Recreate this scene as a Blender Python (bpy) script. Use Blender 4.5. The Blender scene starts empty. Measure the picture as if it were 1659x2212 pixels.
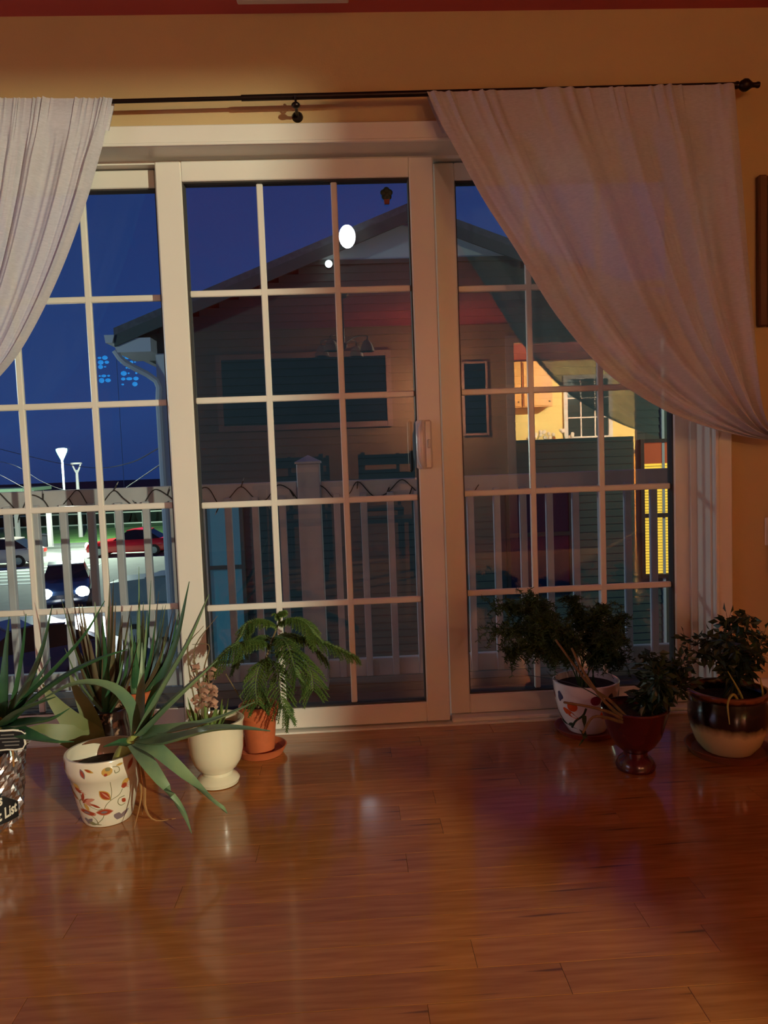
import bpy, math, random
from mathutils import Vector, Matrix
random.seed(7)
scene = bpy.context.scene
COL = scene.collection

# ------------------------------------------------------------------ camera
R3 = ((0.9982727898441488, 0.042914082040879827, 0.04012254502606264),
      (-0.04556318750071312, 0.9966698279814673, 0.06762580821082423),
      (-0.03708683056766442, -0.06933711527011316, 0.9969036720989969))
CAM = Vector((0.5046, -2.6094, 0.9244)); FPX = 1650.0
cam_d = bpy.data.cameras.new('camera'); cam = bpy.data.objects.new('camera', cam_d); COL.objects.link(cam)
cam_d.sensor_fit = 'HORIZONTAL'; cam_d.sensor_width = 36.0; cam_d.lens = 36.0 * FPX / 1659.0
cam_d.clip_start = 0.05; cam_d.clip_end = 500
m = Matrix.Identity(4)
for i in range(3):
    m[i][0] = R3[i][0]; m[i][1] = R3[i][2]; m[i][2] = -R3[i][1]; m[i][3] = CAM[i]
cam.matrix_world = m
scene.camera = cam

def ray(x, y):
    q = ((x - 829.5) / FPX, 1.0, -(y - 1106.0) / FPX)
    return Vector([sum(R3[i][j] * q[j] for j in range(3)) for i in range(3)])
def at(x, y, Y):
    d = ray(x, y); return CAM + d * ((Y - CAM.y) / d.y)

# ------------------------------------------------------------------ world, exposure
vs = scene.view_settings
vs.view_transform = 'Standard'; vs.look = 'None'; vs.gamma = 1.0; vs.exposure = 0.0; vs.use_curve_mapping = False
w = bpy.data.worlds.new('dusk_sky'); scene.world = w; w.use_nodes = True
nt = w.node_tree; nt.nodes.clear()
out = nt.nodes.new('ShaderNodeOutputWorld'); bg = nt.nodes.new('ShaderNodeBackground')
tc = nt.nodes.new('ShaderNodeTexCoord'); sep = nt.nodes.new('ShaderNodeSeparateXYZ'); rmp = nt.nodes.new('ShaderNodeValToRGB')
nz = nt.nodes.new('ShaderNodeTexNoise'); nz.inputs['Scale'].default_value = 2.5; nz.inputs['Detail'].default_value = 3
mx = nt.nodes.new('ShaderNodeMath'); mx.operation = 'MULTIPLY_ADD'; mx.inputs[1].default_value = 0.16
nt.links.new(tc.outputs['Generated'], sep.inputs[0]); nt.links.new(tc.outputs['Generated'], nz.inputs['Vector'])
nt.links.new(nz.outputs['Fac'], mx.inputs[0]); nt.links.new(sep.outputs['Z'], mx.inputs[2])
nt.links.new(mx.outputs[0], rmp.inputs['Fac'])
e = rmp.color_ramp.elements
e[0].position = 0.05; e[0].color = (0.010, 0.032, 0.135, 1)
e[1].position = 1.0; e[1].color = (0.006, 0.018, 0.075, 1)
k = e.new(0.14); k.color = (0.017, 0.050, 0.185, 1)
k = e.new(0.42); k.color = (0.010, 0.034, 0.145, 1)
nt.links.new(rmp.outputs['Color'], bg.inputs['Color']); bg.inputs['Strength'].default_value = 1.0
nt.links.new(bg.outputs[0], out.inputs['Surface'])

KITCHEN_W = 1600.0; TV_GLOW = 3.0; ROOM_FILL_W = 44.0; LEFT_FILL_W = 650.0  # the last two power added fill lamps

# ------------------------------------------------------------------ helpers
def lin(c):
    return tuple((v / 255 / 12.92) if v / 255 <= 0.04045 else ((v / 255 + 0.055) / 1.055) ** 2.4 for v in c)
MATS = {}
def mat(name, rgb, rough=0.6, metal=0.0, var=0.0, vscale=8.0, bump=0.0, bscale=60.0, emit=0.0, coat=0.0, trans=0.0, rgb2=None, stretch=None, randomize=0.0, spec=0.5):
    if name in MATS: return MATS[name]
    M = bpy.data.materials.new(name); M.use_nodes = True; MATS[name] = M
    t = M.node_tree; p = t.nodes['Principled BSDF']
    c = lin(rgb)
    p.inputs['Roughness'].default_value = rough; p.inputs['Metallic'].default_value = metal
    p.inputs['Specular IOR Level'].default_value = spec
    if coat: p.inputs['Coat Weight'].default_value = coat; p.inputs['Coat Roughness'].default_value = 0.08
    p.inputs['Base Color'].default_value = (*c, 1)
    tcn = t.nodes.new('ShaderNodeTexCoord'); mp = t.nodes.new('ShaderNodeMapping')
    t.links.new(tcn.outputs['Object'], mp.inputs['Vector'])
    if stretch: mp.inputs['Scale'].default_value = stretch
    if var or rgb2:
        n = t.nodes.new('ShaderNodeTexNoise'); n.inputs['Scale'].default_value = vscale; n.inputs['Detail'].default_value = 4
        t.links.new(mp.outputs[0], n.inputs['Vector'])
        r = t.nodes.new('ShaderNodeValToRGB')
        c2 = lin(rgb2) if rgb2 else tuple(min(1, v * (1 + var)) for v in c)
        c1 = c if rgb2 else tuple(v * (1 - var) for v in c)
        r.color_ramp.elements[0].position = 0.3; r.color_ramp.elements[0].color = (*c1, 1)
        r.color_ramp.elements[1].position = 0.7; r.color_ramp.elements[1].color = (*c2, 1)
        t.links.new(n.outputs['Fac'], r.inputs['Fac'])
        src = r.outputs['Color']
        if randomize:
            oi = t.nodes.new('ShaderNodeObjectInfo'); hs = t.nodes.new('ShaderNodeHueSaturation')
            mr = t.nodes.new('ShaderNodeMapRange'); mr.inputs['To Min'].default_value = 1 - randomize; mr.inputs['To Max'].default_value = 1 + randomize
            t.links.new(oi.outputs['Random'], mr.inputs['Value']); t.links.new(mr.outputs[0], hs.inputs['Value'])
            t.links.new(src, hs.inputs['Color']); src = hs.outputs['Color']
        t.links.new(src, p.inputs['Base Color'])
    if bump:
        n2 = t.nodes.new('ShaderNodeTexNoise'); n2.inputs['Scale'].default_value = bscale; n2.inputs['Detail'].default_value = 3
        t.links.new(mp.outputs[0], n2.inputs['Vector'])
        b = t.nodes.new('ShaderNodeBump'); b.inputs['Strength'].default_value = bump; b.inputs['Distance'].default_value = 0.01
        t.links.new(n2.outputs['Fac'], b.inputs['Height']); t.links.new(b.outputs[0], p.inputs['Normal'])
    if emit:
        p.inputs['Emission Color'].default_value = (*c, 1); p.inputs['Emission Strength'].default_value = emit
    if trans: p.inputs['Transmission Weight'].default_value = trans
    return M

def glass_mat(name, tint=(1, 1, 1), refl=0.07):
    if name in MATS: return MATS[name]
    M = bpy.data.materials.new(name); M.use_nodes = True; MATS[name] = M
    t = M.node_tree; t.nodes.clear()
    o = t.nodes.new('ShaderNodeOutputMaterial'); mixn = t.nodes.new('ShaderNodeMixShader')
    tr = t.nodes.new('ShaderNodeBsdfTransparent'); tr.inputs['Color'].default_value = (*tint, 1)
    gl = t.nodes.new('ShaderNodeBsdfGlossy'); gl.inputs['Roughness'].default_value = 0.0
    lw = t.nodes.new('ShaderNodeLayerWeight')
    pw = t.nodes.new('ShaderNodeMath'); pw.operation = 'POWER'; pw.inputs[1].default_value = 5
    ma = t.nodes.new('ShaderNodeMath'); ma.operation = 'MULTIPLY_ADD'; ma.inputs[1].default_value = 1 - refl; ma.inputs[2].default_value = refl
    t.links.new(lw.outputs['Facing'], pw.inputs[0]); t.links.new(pw.outputs[0], ma.inputs[0]); t.links.new(ma.outputs[0], mixn.inputs['Fac'])
    t.links.new(tr.outputs[0], mixn.inputs[1]); t.links.new(gl.outputs[0], mixn.inputs[2]); t.links.new(mixn.outputs[0], o.inputs['Surface'])
    return M

def sheer_mat(name, rgb, alpha):
    M = bpy.data.materials.new(name); M.use_nodes = True; MATS[name] = M
    t = M.node_tree; t.nodes.clear()
    o = t.nodes.new('ShaderNodeOutputMaterial'); m1 = t.nodes.new('ShaderNodeMixShader'); m2 = t.nodes.new('ShaderNodeMixShader')
    df = t.nodes.new('ShaderNodeBsdfDiffuse'); tl = t.nodes.new('ShaderNodeBsdfTranslucent'); tr = t.nodes.new('ShaderNodeBsdfTransparent')
    df.inputs['Color'].default_value = (*lin(rgb), 1); tl.inputs['Color'].default_value = (*lin(rgb), 1)
    m1.inputs['Fac'].default_value = 0.13
    t.links.new(df.outputs[0], m1.inputs[1]); t.links.new(tl.outputs[0], m1.inputs[2])
    tcn = t.nodes.new('ShaderNodeTexCoord'); mp = t.nodes.new('ShaderNodeMapping'); mp.inputs['Scale'].default_value = (60, 60, 420)
    n = t.nodes.new('ShaderNodeTexNoise'); n.inputs['Scale'].default_value = 1.0; n.inputs['Detail'].default_value = 2
    t.links.new(tcn.outputs['Object'], mp.inputs[0]); t.links.new(mp.outputs[0], n.inputs['Vector'])
    mr = t.nodes.new('ShaderNodeMapRange'); mr.inputs['From Min'].default_value = 0.3; mr.inputs['From Max'].default_value = 0.7
    mr.inputs['To Min'].default_value = alpha - 0.07; mr.inputs['To Max'].default_value = alpha + 0.07
    t.links.new(n.outputs['Fac'], mr.inputs['Value'])
    t.links.new(mr.outputs[0], m2.inputs['Fac']); t.links.new(tr.outputs[0], m2.inputs[1]); t.links.new(m1.outputs[0], m2.inputs[2])
    t.links.new(m2.outputs[0], o.inputs['Surface'])
    return M

WL = {}
def empty(name, loc, label=None, cat=None, group=None, kind=None):
    o = bpy.data.objects.new(name, None); o.empty_display_size = 0.05; o.location = loc; COL.objects.link(o)
    WL[o] = Vector(loc); tag(o, label, cat, group, kind); return o
def tag(o, label=None, cat=None, group=None, kind=None):
    if label: o['label'] = label
    if cat: o['category'] = cat
    if group: o['group'] = group
    if kind: o['kind'] = kind
    return o
class MB:
    def __init__(s): s.v = []; s.f = []; s.mi = []; s.cur = 0
    def add(s, vs_, fs):
        b = len(s.v); s.v += [tuple(p) for p in vs_]; s.f += [tuple(i + b for i in f) for f in fs]; s.mi += [s.cur] * len(fs); return s
    def box(s, x0, x1, y0, y1, z0, z1, bev=0.0):
        if bev <= 0:
            return s.add([(x0,y0,z0),(x1,y0,z0),(x1,y1,z0),(x0,y1,z0),(x0,y0,z1),(x1,y0,z1),(x1,y1,z1),(x0,y1,z1)],
                         [(0,3,2,1),(4,5,6,7),(0,1,5,4),(1,2,6,5),(2,3,7,6),(3,0,4,7)])
        b = min(bev, (x1-x0)/2.01, (y1-y0)/2.01, (z1-z0)/2.01)
        V = []; idx = {}
        for sx in (0, 1):
            for sy in (0, 1):
                for sz in (0, 1):
                    X, Y, Z = (x0, x1)[sx], (y0, y1)[sy], (z0, z1)[sz]
                    dx, dy, dz = (b, -b)[sx], (b, -b)[sy], (b, -b)[sz]
                    for a, p in enumerate(((X, Y+dy, Z+dz), (X+dx, Y, Z+dz), (X+dx, Y+dy, Z))):
                        idx[sx, sy, sz, a] = len(V); V.append(p)
        F = []
        def q(l): F.append(tuple(l))
        for sx in (0, 1):
            l = [idx[sx,0,0,0], idx[sx,1,0,0], idx[sx,1,1,0], idx[sx,0,1,0]]; q(l if sx else l[::-1])
            l = [idx[0,sx,0,1], idx[1,sx,0,1], idx[1,sx,1,1], idx[0,sx,1,1]]; q(l[::-1] if sx else l)
            l = [idx[0,0,sx,2], idx[1,0,sx,2], idx[1,1,sx,2], idx[0,1,sx,2]]; q(l if sx else l[::-1])
        for a in (0, 1):
            for c in (0, 1):
                q([idx[0,a,c,1], idx[1,a,c,1], idx[1,a,c,2], idx[0,a,c,2]]); q([idx[a,0,c,0], idx[a,1,c,0], idx[a,1,c,2], idx[a,0,c,2]]); q([idx[a,c,0,0], idx[a,c,1,0], idx[a,c,1,1], idx[a,c,0,1]])
                for d in (0, 1): q([idx[a,c,d,0], idx[a,c,d,1], idx[a,c,d,2]])
        return s.add(V, F)
    def tube(s, path, rad, n=8, caps=True):
        path = [Vector(p) for p in path]; L = len(path)
        if not isinstance(rad, (list, tuple)): rad = [rad] * L
        V = []; F = []; prev = None
        for i, p in enumerate(path):
            t = (path[min(i+1, L-1)] - path[max(i-1, 0)])
            t = t.normalized() if t.length > 1e-9 else Vector((0,0,1))
            if prev is None:
                a = Vector((0,0,1)) if abs(t.z) < 0.9 else Vector((1,0,0)); u = t.cross(a).normalized()
            else:
                u = (prev - t * prev.dot(t)); u = u.normalized() if u.length > 1e-6 else t.orthogonal().normalized()
            prev = u; v2 = t.cross(u)
            for k_ in range(n):
                an = 2 * math.pi * k_ / n; V.append(p + (u * math.cos(an) + v2 * math.sin(an)) * rad[i])
        for i in range(L - 1):
            for k_ in range(n):
                F.append((i*n+k_, i*n+(k_+1) % n, (i+1)*n+(k_+1) % n, (i+1)*n+k_))
        if caps: F.append(tuple(range(n))[::-1]); F.append(tuple((L-1)*n + k_ for k_ in range(n)))
        return s.add(V, F)
    def lathe(s, c, prof, n=40, closed=False):
        V = []; F = []; L = len(prof)
        for r, z in prof:
            for k_ in range(n):
                a = 2*math.pi*k_/n; V.append((c[0] + r*math.cos(a), c[1] + r*math.sin(a), c[2] + z))
        for i in range(L - 1):
            for k_ in range(n): F.append((i*n+k_, i*n+(k_+1) % n, (i+1)*n+(k_+1) % n, (i+1)*n+k_))
        F.append(tuple(range(n))[::-1]); F.append(tuple((L-1)*n+k_ for k_ in range(n)))
        return s.add(V, F)
    def ball(s, c, r, n=10, sc=(1,1,1)):
        V = [(c[0], c[1], c[2]-r*sc[2])]; F = []
        for i in range(1, n//2):
            ph = -math.pi/2 + math.pi*i/(n//2)
            for k_ in range(n):
                a = 2*math.pi*k_/n; V.append((c[0]+r*sc[0]*math.cos(ph)*math.cos(a), c[1]+r*sc[1]*math.cos(ph)*math.sin(a), c[2]+r*sc[2]*math.sin(ph)))
        V.append((c[0], c[1], c[2]+r*sc[2])); top = len(V)-1; R_ = n//2-1
        for k_ in range(n):
            F.append((0, 1+(k_+1) % n, 1+k_)); F.append((top, 1+(R_-1)*n+k_, 1+(R_-1)*n+(k_+1) % n))
        for i in range(R_-1):
            for k_ in range(n): F.append((1+i*n+k_, 1+i*n+(k_+1) % n, 1+(i+1)*n+(k_+1) % n, 1+(i+1)*n+k_))
        return s.add(V, F)
    def prism(s, poly, axis, a0, a1):
        # poly: 2D points; axis 'x' -> (y,z), 'y' -> (x,z), 'z' -> (x,y)
        def P(p, a): return {'x': (a, p[0], p[1]), 'y': (p[0], a, p[1]), 'z': (p[0], p[1], a)}[axis]
        n = len(poly); V = [P(p, a0) for p in poly] + [P(p, a1) for p in poly]
        F = [tuple(range(n))[::-1], tuple(range(n, 2*n))] + [(i, (i+1) % n, n+(i+1) % n, n+i) for i in range(n)]
        return s.add(V, F)
    def build(s, name, mats, parent=None, smooth=False, loc=None, label=None, cat=None, group=None, kind=None, fix=True):
        o0 = WL[parent] if parent is not None else Vector(loc) if loc is not None else None
        if o0 is None:
            n = len(s.v); o0 = Vector((sum(p[0] for p in s.v)/n, sum(p[1] for p in s.v)/n, min(p[2] for p in s.v)))
        me = bpy.data.meshes.new(name)
        me.from_pydata([(p[0]-o0.x, p[1]-o0.y, p[2]-o0.z) for p in s.v], [], s.f)
        if not isinstance(mats, (list, tuple)): mats = [mats]
        for M in mats: me.materials.append(M)
        for p_, i in zip(me.polygons, s.mi): p_.material_index = i
        if fix:
            import bmesh
            b = bmesh.new(); b.from_mesh(me); bmesh.ops.recalc_face_normals(b, faces=b.faces); b.to_mesh(me); b.free()
        if smooth:
            me.polygons.foreach_set('use_smooth', [True]*len(me.polygons))
            try: me.set_sharp_from_angle(angle=math.radians(42))
            except Exception: pass
        o = bpy.data.objects.new(name, me); COL.objects.link(o)
        if parent is not None: o.parent = parent; WL[o] = WL[parent].copy()
        else: o.location = o0; WL[o] = o0.copy()
        return tag(o, label, cat, group, kind)
def spline(pts, n=14):
    pts = [Vector(p) for p in pts]
    if len(pts) == 2: return [pts[0].lerp(pts[1], i/(n-1)) for i in range(n)]
    P = [pts[0]*2 - pts[1]] + pts + [pts[-1]*2 - pts[-2]]; S = len(pts) - 1; o = []
    for i in range(n):
        u = i/(n-1)*S; s_ = min(int(u), S-1); t = u - s_
        a, b, c, d = P[s_], P[s_+1], P[s_+2], P[s_+3]
        o.append(0.5*((2*b) + (c-a)*t + (2*a-5*b+4*c-d)*t*t + (3*b-a-3*c+d)*t**3))
    return o

# ------------------------------------------------------------------ materials
M_wall = mat('ochre_wall_paint', (200, 172, 122), 0.75, bump=0.05, bscale=180, var=0.04, vscale=3)
M_ceil = mat('brick_red_ceiling_paint', (184, 82, 78), 0.75, bump=0.05, bscale=150, var=0.04, vscale=3)
M_white = mat('white_painted_trim', (226, 220, 208), 0.38, var=0.02, vscale=6)
M_vinyl = mat('white_vinyl_door_frame', (226, 220, 208), 0.32, var=0.02, vscale=5)
M_plank = mat('oak_plank', (150, 88, 38), 0.17, rgb2=(178, 112, 56), vscale=5, stretch=(1.2, 14, 14), coat=0.35, randomize=0.10)
M_glass = glass_mat('coated_window_glass', refl=0.088)
M_glass_l = glass_mat('clear_window_glass', refl=0.032)
M_iron = mat('dark_bronze_metal', (52, 40, 36), 0.35, metal=0.8)
M_sheer = sheer_mat('sheer_white_voile', (210, 206, 212), 0.86)
M_ext = mat('grey_white_outdoor_paint', (200, 200, 202), 0.6, var=0.08, vscale=10)
M_soil = mat('dark_potting_soil', (46, 34, 26), 0.95, var=0.4, vscale=60, bump=0.5, bscale=90)
M_terra = mat('terracotta_clay', (186, 92, 48), 0.75, var=0.1, vscale=20)
M_aloe = mat('grey_green_aloe_skin', (92, 122, 92), 0.45, rgb2=(122, 144, 100), vscale=14)
M_aloe_d = mat('deep_green_aloe_skin', (38, 78, 52), 0.42, rgb2=(62, 102, 62), vscale=16)
M_aloe_b = mat('brown_green_aloe_skin', (84, 88, 54), 0.5, rgb2=(96, 66, 54), vscale=12)
M_pale = mat('pale_yellow_green_stem', (158, 162, 84), 0.5, var=0.12, vscale=30)
M_dry = mat('dry_straw_leaf', (158, 112, 62), 0.8, var=0.2, vscale=30)
M_needle = mat('pine_green_needles', (62, 88, 36), 0.6, rgb2=(98, 118, 48), vscale=12)
M_fern = mat('dark_fern_green', (34, 60, 28), 0.65, rgb2=(56, 84, 36), vscale=14)
M_leafd = mat('dark_glossy_leaf', (30, 48, 28), 0.4, rgb2=(48, 70, 34), vscale=20)
M_stem = mat('woody_grey_brown_stem', (110, 92, 62), 0.8, var=0.2, vscale=40)
M_black = mat('matte_black', (18, 18, 20), 0.6)

# ------------------------------------------------------------------ room shell
XL, XR, YB, ZC = -2.0, 4.0, -5.6, 2.33
# floor with planks
fl = empty('floor', (1.0, -2.8, 0.0), 'glossy orange-brown oak plank floor of the room', 'floor', kind='structure')
MB().box(XL-0.1, 6.2, -9.2, 0.10, -0.06, -0.014).build('subfloor', mat('subfloor_dark', (60, 34, 18), 0.8), fl)
PW = 0.083
def plank_mesh(L):
    b = MB(); g = 0.0003; h = PW/2 - g; l = L/2 - g; c = 0.0005
    b.add([(-l,-h,-0.0135),(l,-h,-0.0135),(l,h,-0.0135),(-l,h,-0.0135),(-l,-h,-c),(l,-h,-c),(l,h,-c),(-l,h,-c),
           (-l+c,-h+c,0),(l-c,-h+c,0),(l-c,h-c,0),(-l+c,h-c,0)],
          [(0,3,2,1),(0,1,5,4),(1,2,6,5),(2,3,7,6),(3,0,4,7),(4,5,9,8),(5,6,10,9),(6,7,11,10),(7,4,8,11),(8,9,10,11)])
    me = bpy.data.meshes.new('plank'); me.from_pydata(b.v, [], b.f); me.materials.append(M_plank); return me
t = M_plank.node_tree; p_ = t.nodes['Principled BSDF']; src = p_.inputs['Base Color'].links[0].from_socket
sn = t.nodes.new('ShaderNodeTexNoise'); sn.inputs['Scale'].default_value = 1.0; sn.inputs['Detail'].default_value = 2
smp = t.nodes.new('ShaderNodeMapping'); smp.inputs['Scale'].default_value = (2.2, 46, 46); stc = t.nodes.new('ShaderNodeTexCoord'); soi = t.nodes.new('ShaderNodeObjectInfo')
sad = t.nodes.new('ShaderNodeVectorMath'); sad.operation = 'ADD'; t.links.new(stc.outputs['Object'], smp.inputs[0]); t.links.new(smp.outputs[0], sad.inputs[0]); t.links.new(soi.outputs['Location'], sad.inputs[1]); t.links.new(sad.outputs[0], sn.inputs['Vector'])
srp = t.nodes.new('ShaderNodeValToRGB'); srp.color_ramp.elements[0].position = 0.68; srp.color_ramp.elements[0].color = (0, 0, 0, 1); srp.color_ramp.elements[1].position = 0.76; srp.color_ramp.elements[1].color = (0.75, 0.75, 0.75, 1)
smx = t.nodes.new('ShaderNodeMix'); smx.data_type = 'RGBA'; smx.inputs['B'].default_value = (*lin((58, 34, 20)), 1)
t.links.new(sn.outputs['Fac'], srp.inputs['Fac']); t.links.new(srp.outputs['Color'], smx.inputs['Factor']); t.links.new(src, smx.inputs['A']); t.links.new(smx.outputs['Result'], p_.inputs['Base Color'])
PM = {L: plank_mesh(L) for L in (0.45, 0.7, 0.95, 1.3)}
rows = 30
for r in range(rows):
    y = -0.05 - PW*(r + 0.5); x = XL
    while x < XR - 0.01:
        L = random.choice((0.45, 0.7, 0.95, 1.3, 1.3, 0.95))
        if XR - x - L < 0.3: L = round(XR - x, 2)
        if L not in PM: PM[L] = plank_mesh(L)
        o = bpy.data.objects.new('plank', PM[L]); COL.objects.link(o); o.parent = fl
        o.location = Vector((x + L/2, y, 0)) - WL[fl]; x += L
rest = MB()
for r in range(110):                       # planks behind the camera and towards the walls
    y0 = -0.05 - PW*(r+1); y1 = y0 + PW - 0.001
    if r >= rows: rest.box(XL, 6.1, y0, y1, -0.0135, 0.0)
rest.build('plank_run', M_plank, fl, kind='stuff')
# window wall
Y0, Y1 = -0.10, 0.12
OX0, OX1, OZ = -0.935, 1.722, 1.945
b = MB(); b.box(XL, OX0, Y0, Y1, -0.014, ZC+0.02); b.box(OX1, XR+0.1, Y0, Y1, -0.014, ZC+0.02); b.box(OX0, OX1, Y0, Y1, OZ, ZC+0.02)
b.build('wall_front', M_wall, label='ochre yellow wall around the sliding patio door', cat='wall', kind='structure')
MB().box(XL-0.12, XL, -9.2, Y1, -0.014, ZC+0.02).build('wall_left', M_wall, label='ochre wall on the left side of the room', cat='wall', kind='structure')
MB().box(XR+0.0, XR+0.12, YB, Y0, -0.014, ZC+0.02).build('wall_right', M_wall, label='ochre wall on the right side of the room', cat='wall', kind='structure')
b = MB(); b.box(XL, 2.30, YB-0.12, YB, -0.014, ZC+0.02); b.box(3.70, XR+0.12, YB-0.12, YB, -0.014, ZC+0.02); b.box(2.30, 3.70, YB-0.12, YB, 2.13, ZC+0.02)
b.build('wall_back', M_wall, label='ochre wall behind the camera with an opening to the kitchen', cat='wall', kind='structure')
MB().box(XL-0.12, 6.2, -9.2, Y1, ZC, ZC+0.12).build('ceiling', M_ceil, label='brick red painted ceiling', cat='ceiling', kind='structure')
# kitchen shell
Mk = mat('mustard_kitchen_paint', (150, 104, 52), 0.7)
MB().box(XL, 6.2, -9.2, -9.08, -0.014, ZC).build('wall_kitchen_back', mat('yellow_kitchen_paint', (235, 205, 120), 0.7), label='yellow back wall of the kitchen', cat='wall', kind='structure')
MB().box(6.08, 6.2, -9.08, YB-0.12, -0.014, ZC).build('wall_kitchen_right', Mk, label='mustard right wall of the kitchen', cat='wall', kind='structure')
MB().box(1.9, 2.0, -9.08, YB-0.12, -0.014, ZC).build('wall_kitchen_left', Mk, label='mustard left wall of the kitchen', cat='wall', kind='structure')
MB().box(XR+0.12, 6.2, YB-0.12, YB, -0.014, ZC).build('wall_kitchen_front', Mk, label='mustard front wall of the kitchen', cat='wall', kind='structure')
b = MB(); b.box(2.24, 2.33, YB, YB+0.02, 0, 2.2); b.box(3.67, 3.76, YB, YB+0.02, 0, 2.2); b.box(2.33, 3.67, YB, YB+0.02, 2.12, 2.2); b.box(2.30, 2.315, YB-0.12, YB, 0, 2.13)
b.build('trim_1', M_white, label='white casing around the kitchen opening', cat='trim', kind='structure')

# ------------------------------------------------------------------ door casing and frame
def casing(name, label, x0, x1, z0, z1, vert):
    t = empty(name, ((x0+x1)/2, -0.115, z0), label, 'trim', kind='structure')
    MB().box(x0, x1, -0.122, -0.10, z0, z1, 0.003).build('casing_board', M_white, t)
    if vert > 0: MB().box(x0, x0+0.012, -0.127, -0.122, z0, z1, 0.002).build('bead', M_white, t)
    elif vert < 0: MB().box(x1-0.012, x1, -0.127, -0.122, z0, z1, 0.002).build('bead', M_white, t)
    else: MB().box(x0, x1, -0.127, -0.122, z0, z0+0.010, 0.002).build('bead', M_white, t)
casing('trim_2', 'white head casing above the sliding door', OX0-0.06, OX1+0.058, 1.924, 1.988, 0)
casing('trim_3', 'white casing at the right of the sliding door', OX1-0.006, OX1+0.053, 0.0, 1.9238, 1)
casing('trim_4', 'white casing at the left of the sliding door', OX0-0.06, OX0-0.005, 0.0, 1.9238, -1)
b = MB(); b.box(OX0, OX1, -0.0995, 0.119, 1.9255, OZ+0.002); b.box(OX0+0.012, OX1-0.012, 0.0, 0.118, 1.9155, 1.9256); b.box(OX1-0.012, OX1+0.003, -0.0993, 0.1185, 0.0, 1.9256); b.box(OX0-0.003, OX0+0.012, -0.0993, 0.1185, 0.0, 1.9256)
b.box(OX1-0.032, OX1-0.012, 0.0, 0.02, 0.02, 1.915)
b.build('trim_5', M_white, label='white jamb frame of the sliding door', cat='trim', kind='structure')
b = MB(); b.box(OX0+0.012, OX1-0.012, -0.05, 0.13, -0.05, 0.006); b.box(OX0+0.012, OX1-0.012, 0.012, 0.10, 0.006, 0.014); b.box(0.825, OX1-0.012, -0.038, 0.012, 0.006, 0.020, 0.004)
b.build('trim_6', M_white, label='white sill track under the sliding door', cat='trim', kind='structure')
b = MB(); b.box(OX1+0.07, XR, -0.116, -0.10, 0.0, 0.13, 0.004); b.box(OX1+0.07, XR, -0.121, -0.10, 0.0, 0.02, 0.004)
b.build('baseboard_right', M_white, label='white baseboard to the right of the sliding door', cat='baseboard', kind='structure')
b = MB(); b.box(XL, OX0-0.06, -0.116, -0.10, 0.0, 0.13, 0.004)
b.build('baseboard_left', M_white, label='white baseboard to the left of the sliding door', cat='baseboard', kind='structure')

GW, GH = 0.735, 1.76
M_gask = mat('dark_glazing_gasket', (60, 54, 50), 0.7)
def door_panel(name, label, gx, gz, Yg, sl, sr, rt, rb, front, glass=None):
    glass = glass or M_glass
    x0, x1, z0, z1 = gx - sl, gx + GW + sr, gz - rb, gz + GH + rt
    t = empty(name, ((x0+x1)/2, Yg, z0), label, 'door', kind='structure')
    fa, fb = Yg - front, Yg + 0.024
    MB().box(x0, gx-0.004, fa, fb, z0, z1, 0.004).build('stile', M_vinyl, t)
    MB().box(gx+GW+0.004, x1, fa, fb, z0, z1, 0.004).build('stile', M_vinyl, t)
    MB().box(gx-0.004, gx+GW+0.004, fa+0.0005, fb, gz+GH+0.004, z1, 0.003).build('rail', M_vinyl, t)
    MB().box(gx-0.004, gx+GW+0.004, fa+0.0005, fb, z0, gz-0.004, 0.003).build('rail', M_vinyl, t)
    f2 = fa + 0.008
    for (a, b_, c, d) in ((gx-0.0045, gx, gz-0.004, gz+GH+0.004), (gx+GW, gx+GW+0.0045, gz-0.004, gz+GH+0.004)):
        MB().box(a, b_, f2, fb-0.004, c, d).build('glazing_bead', M_gask, t)
    for (c, d) in ((gz-0.0045, gz), (gz+GH, gz+GH+0.0045)):
        MB().box(gx, gx+GW, f2, fb-0.004, c, d).build('glazing_bead', M_gask, t)
    mw = 0.0105
    for i in (1, 2):
        x = gx + GW*i/3; MB().box(x-mw, x+mw, Yg-0.008, Yg+0.008, gz, gz+GH, 0.003).build('muntin', M_vinyl, t)
    for j in (1, 2, 3, 4):
        z = gz + GH*j/5; MB().box(gx, gx+GW, Yg-0.0075, Yg+0.0075, z-mw, z+mw, 0.003).build('muntin', M_vinyl, t)
    for i in range(3):
        for j in range(5):
            a, b_ = gx + GW*i/3 + (mw-0.001 if i else 0), gx + GW*(i+1)/3 - (mw-0.001 if i < 2 else 0)
            c, d = gz + GH*j/5 + (mw-0.001 if j else 0), gz + GH*(j+1)/5 - (mw-0.001 if j < 4 else 0)
            MB().box(a, b_, Yg-0.003, Yg+0.003, c, d).build('pane', glass, t)
    return t
dm = door_panel('door_1', 'white sliding glass door panel with handle in the middle', 0.0, 0.085, 0.0, 0.088, 0.085, 0.068, 0.073, 0.030)
dl = door_panel('door_2', 'white fixed glass door panel behind the left curtain', -0.8418, 0.088, 0.055, 0.075, 0.07, 0.062, 0.072, 0.026, M_glass_l)
dr = door_panel('door_3', 'white fixed glass door panel at the right, partly behind the curtain', 0.9011, 0.088, 0.05, 0.075, 0.066, 0.062, 0.072, 0.030)
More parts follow.
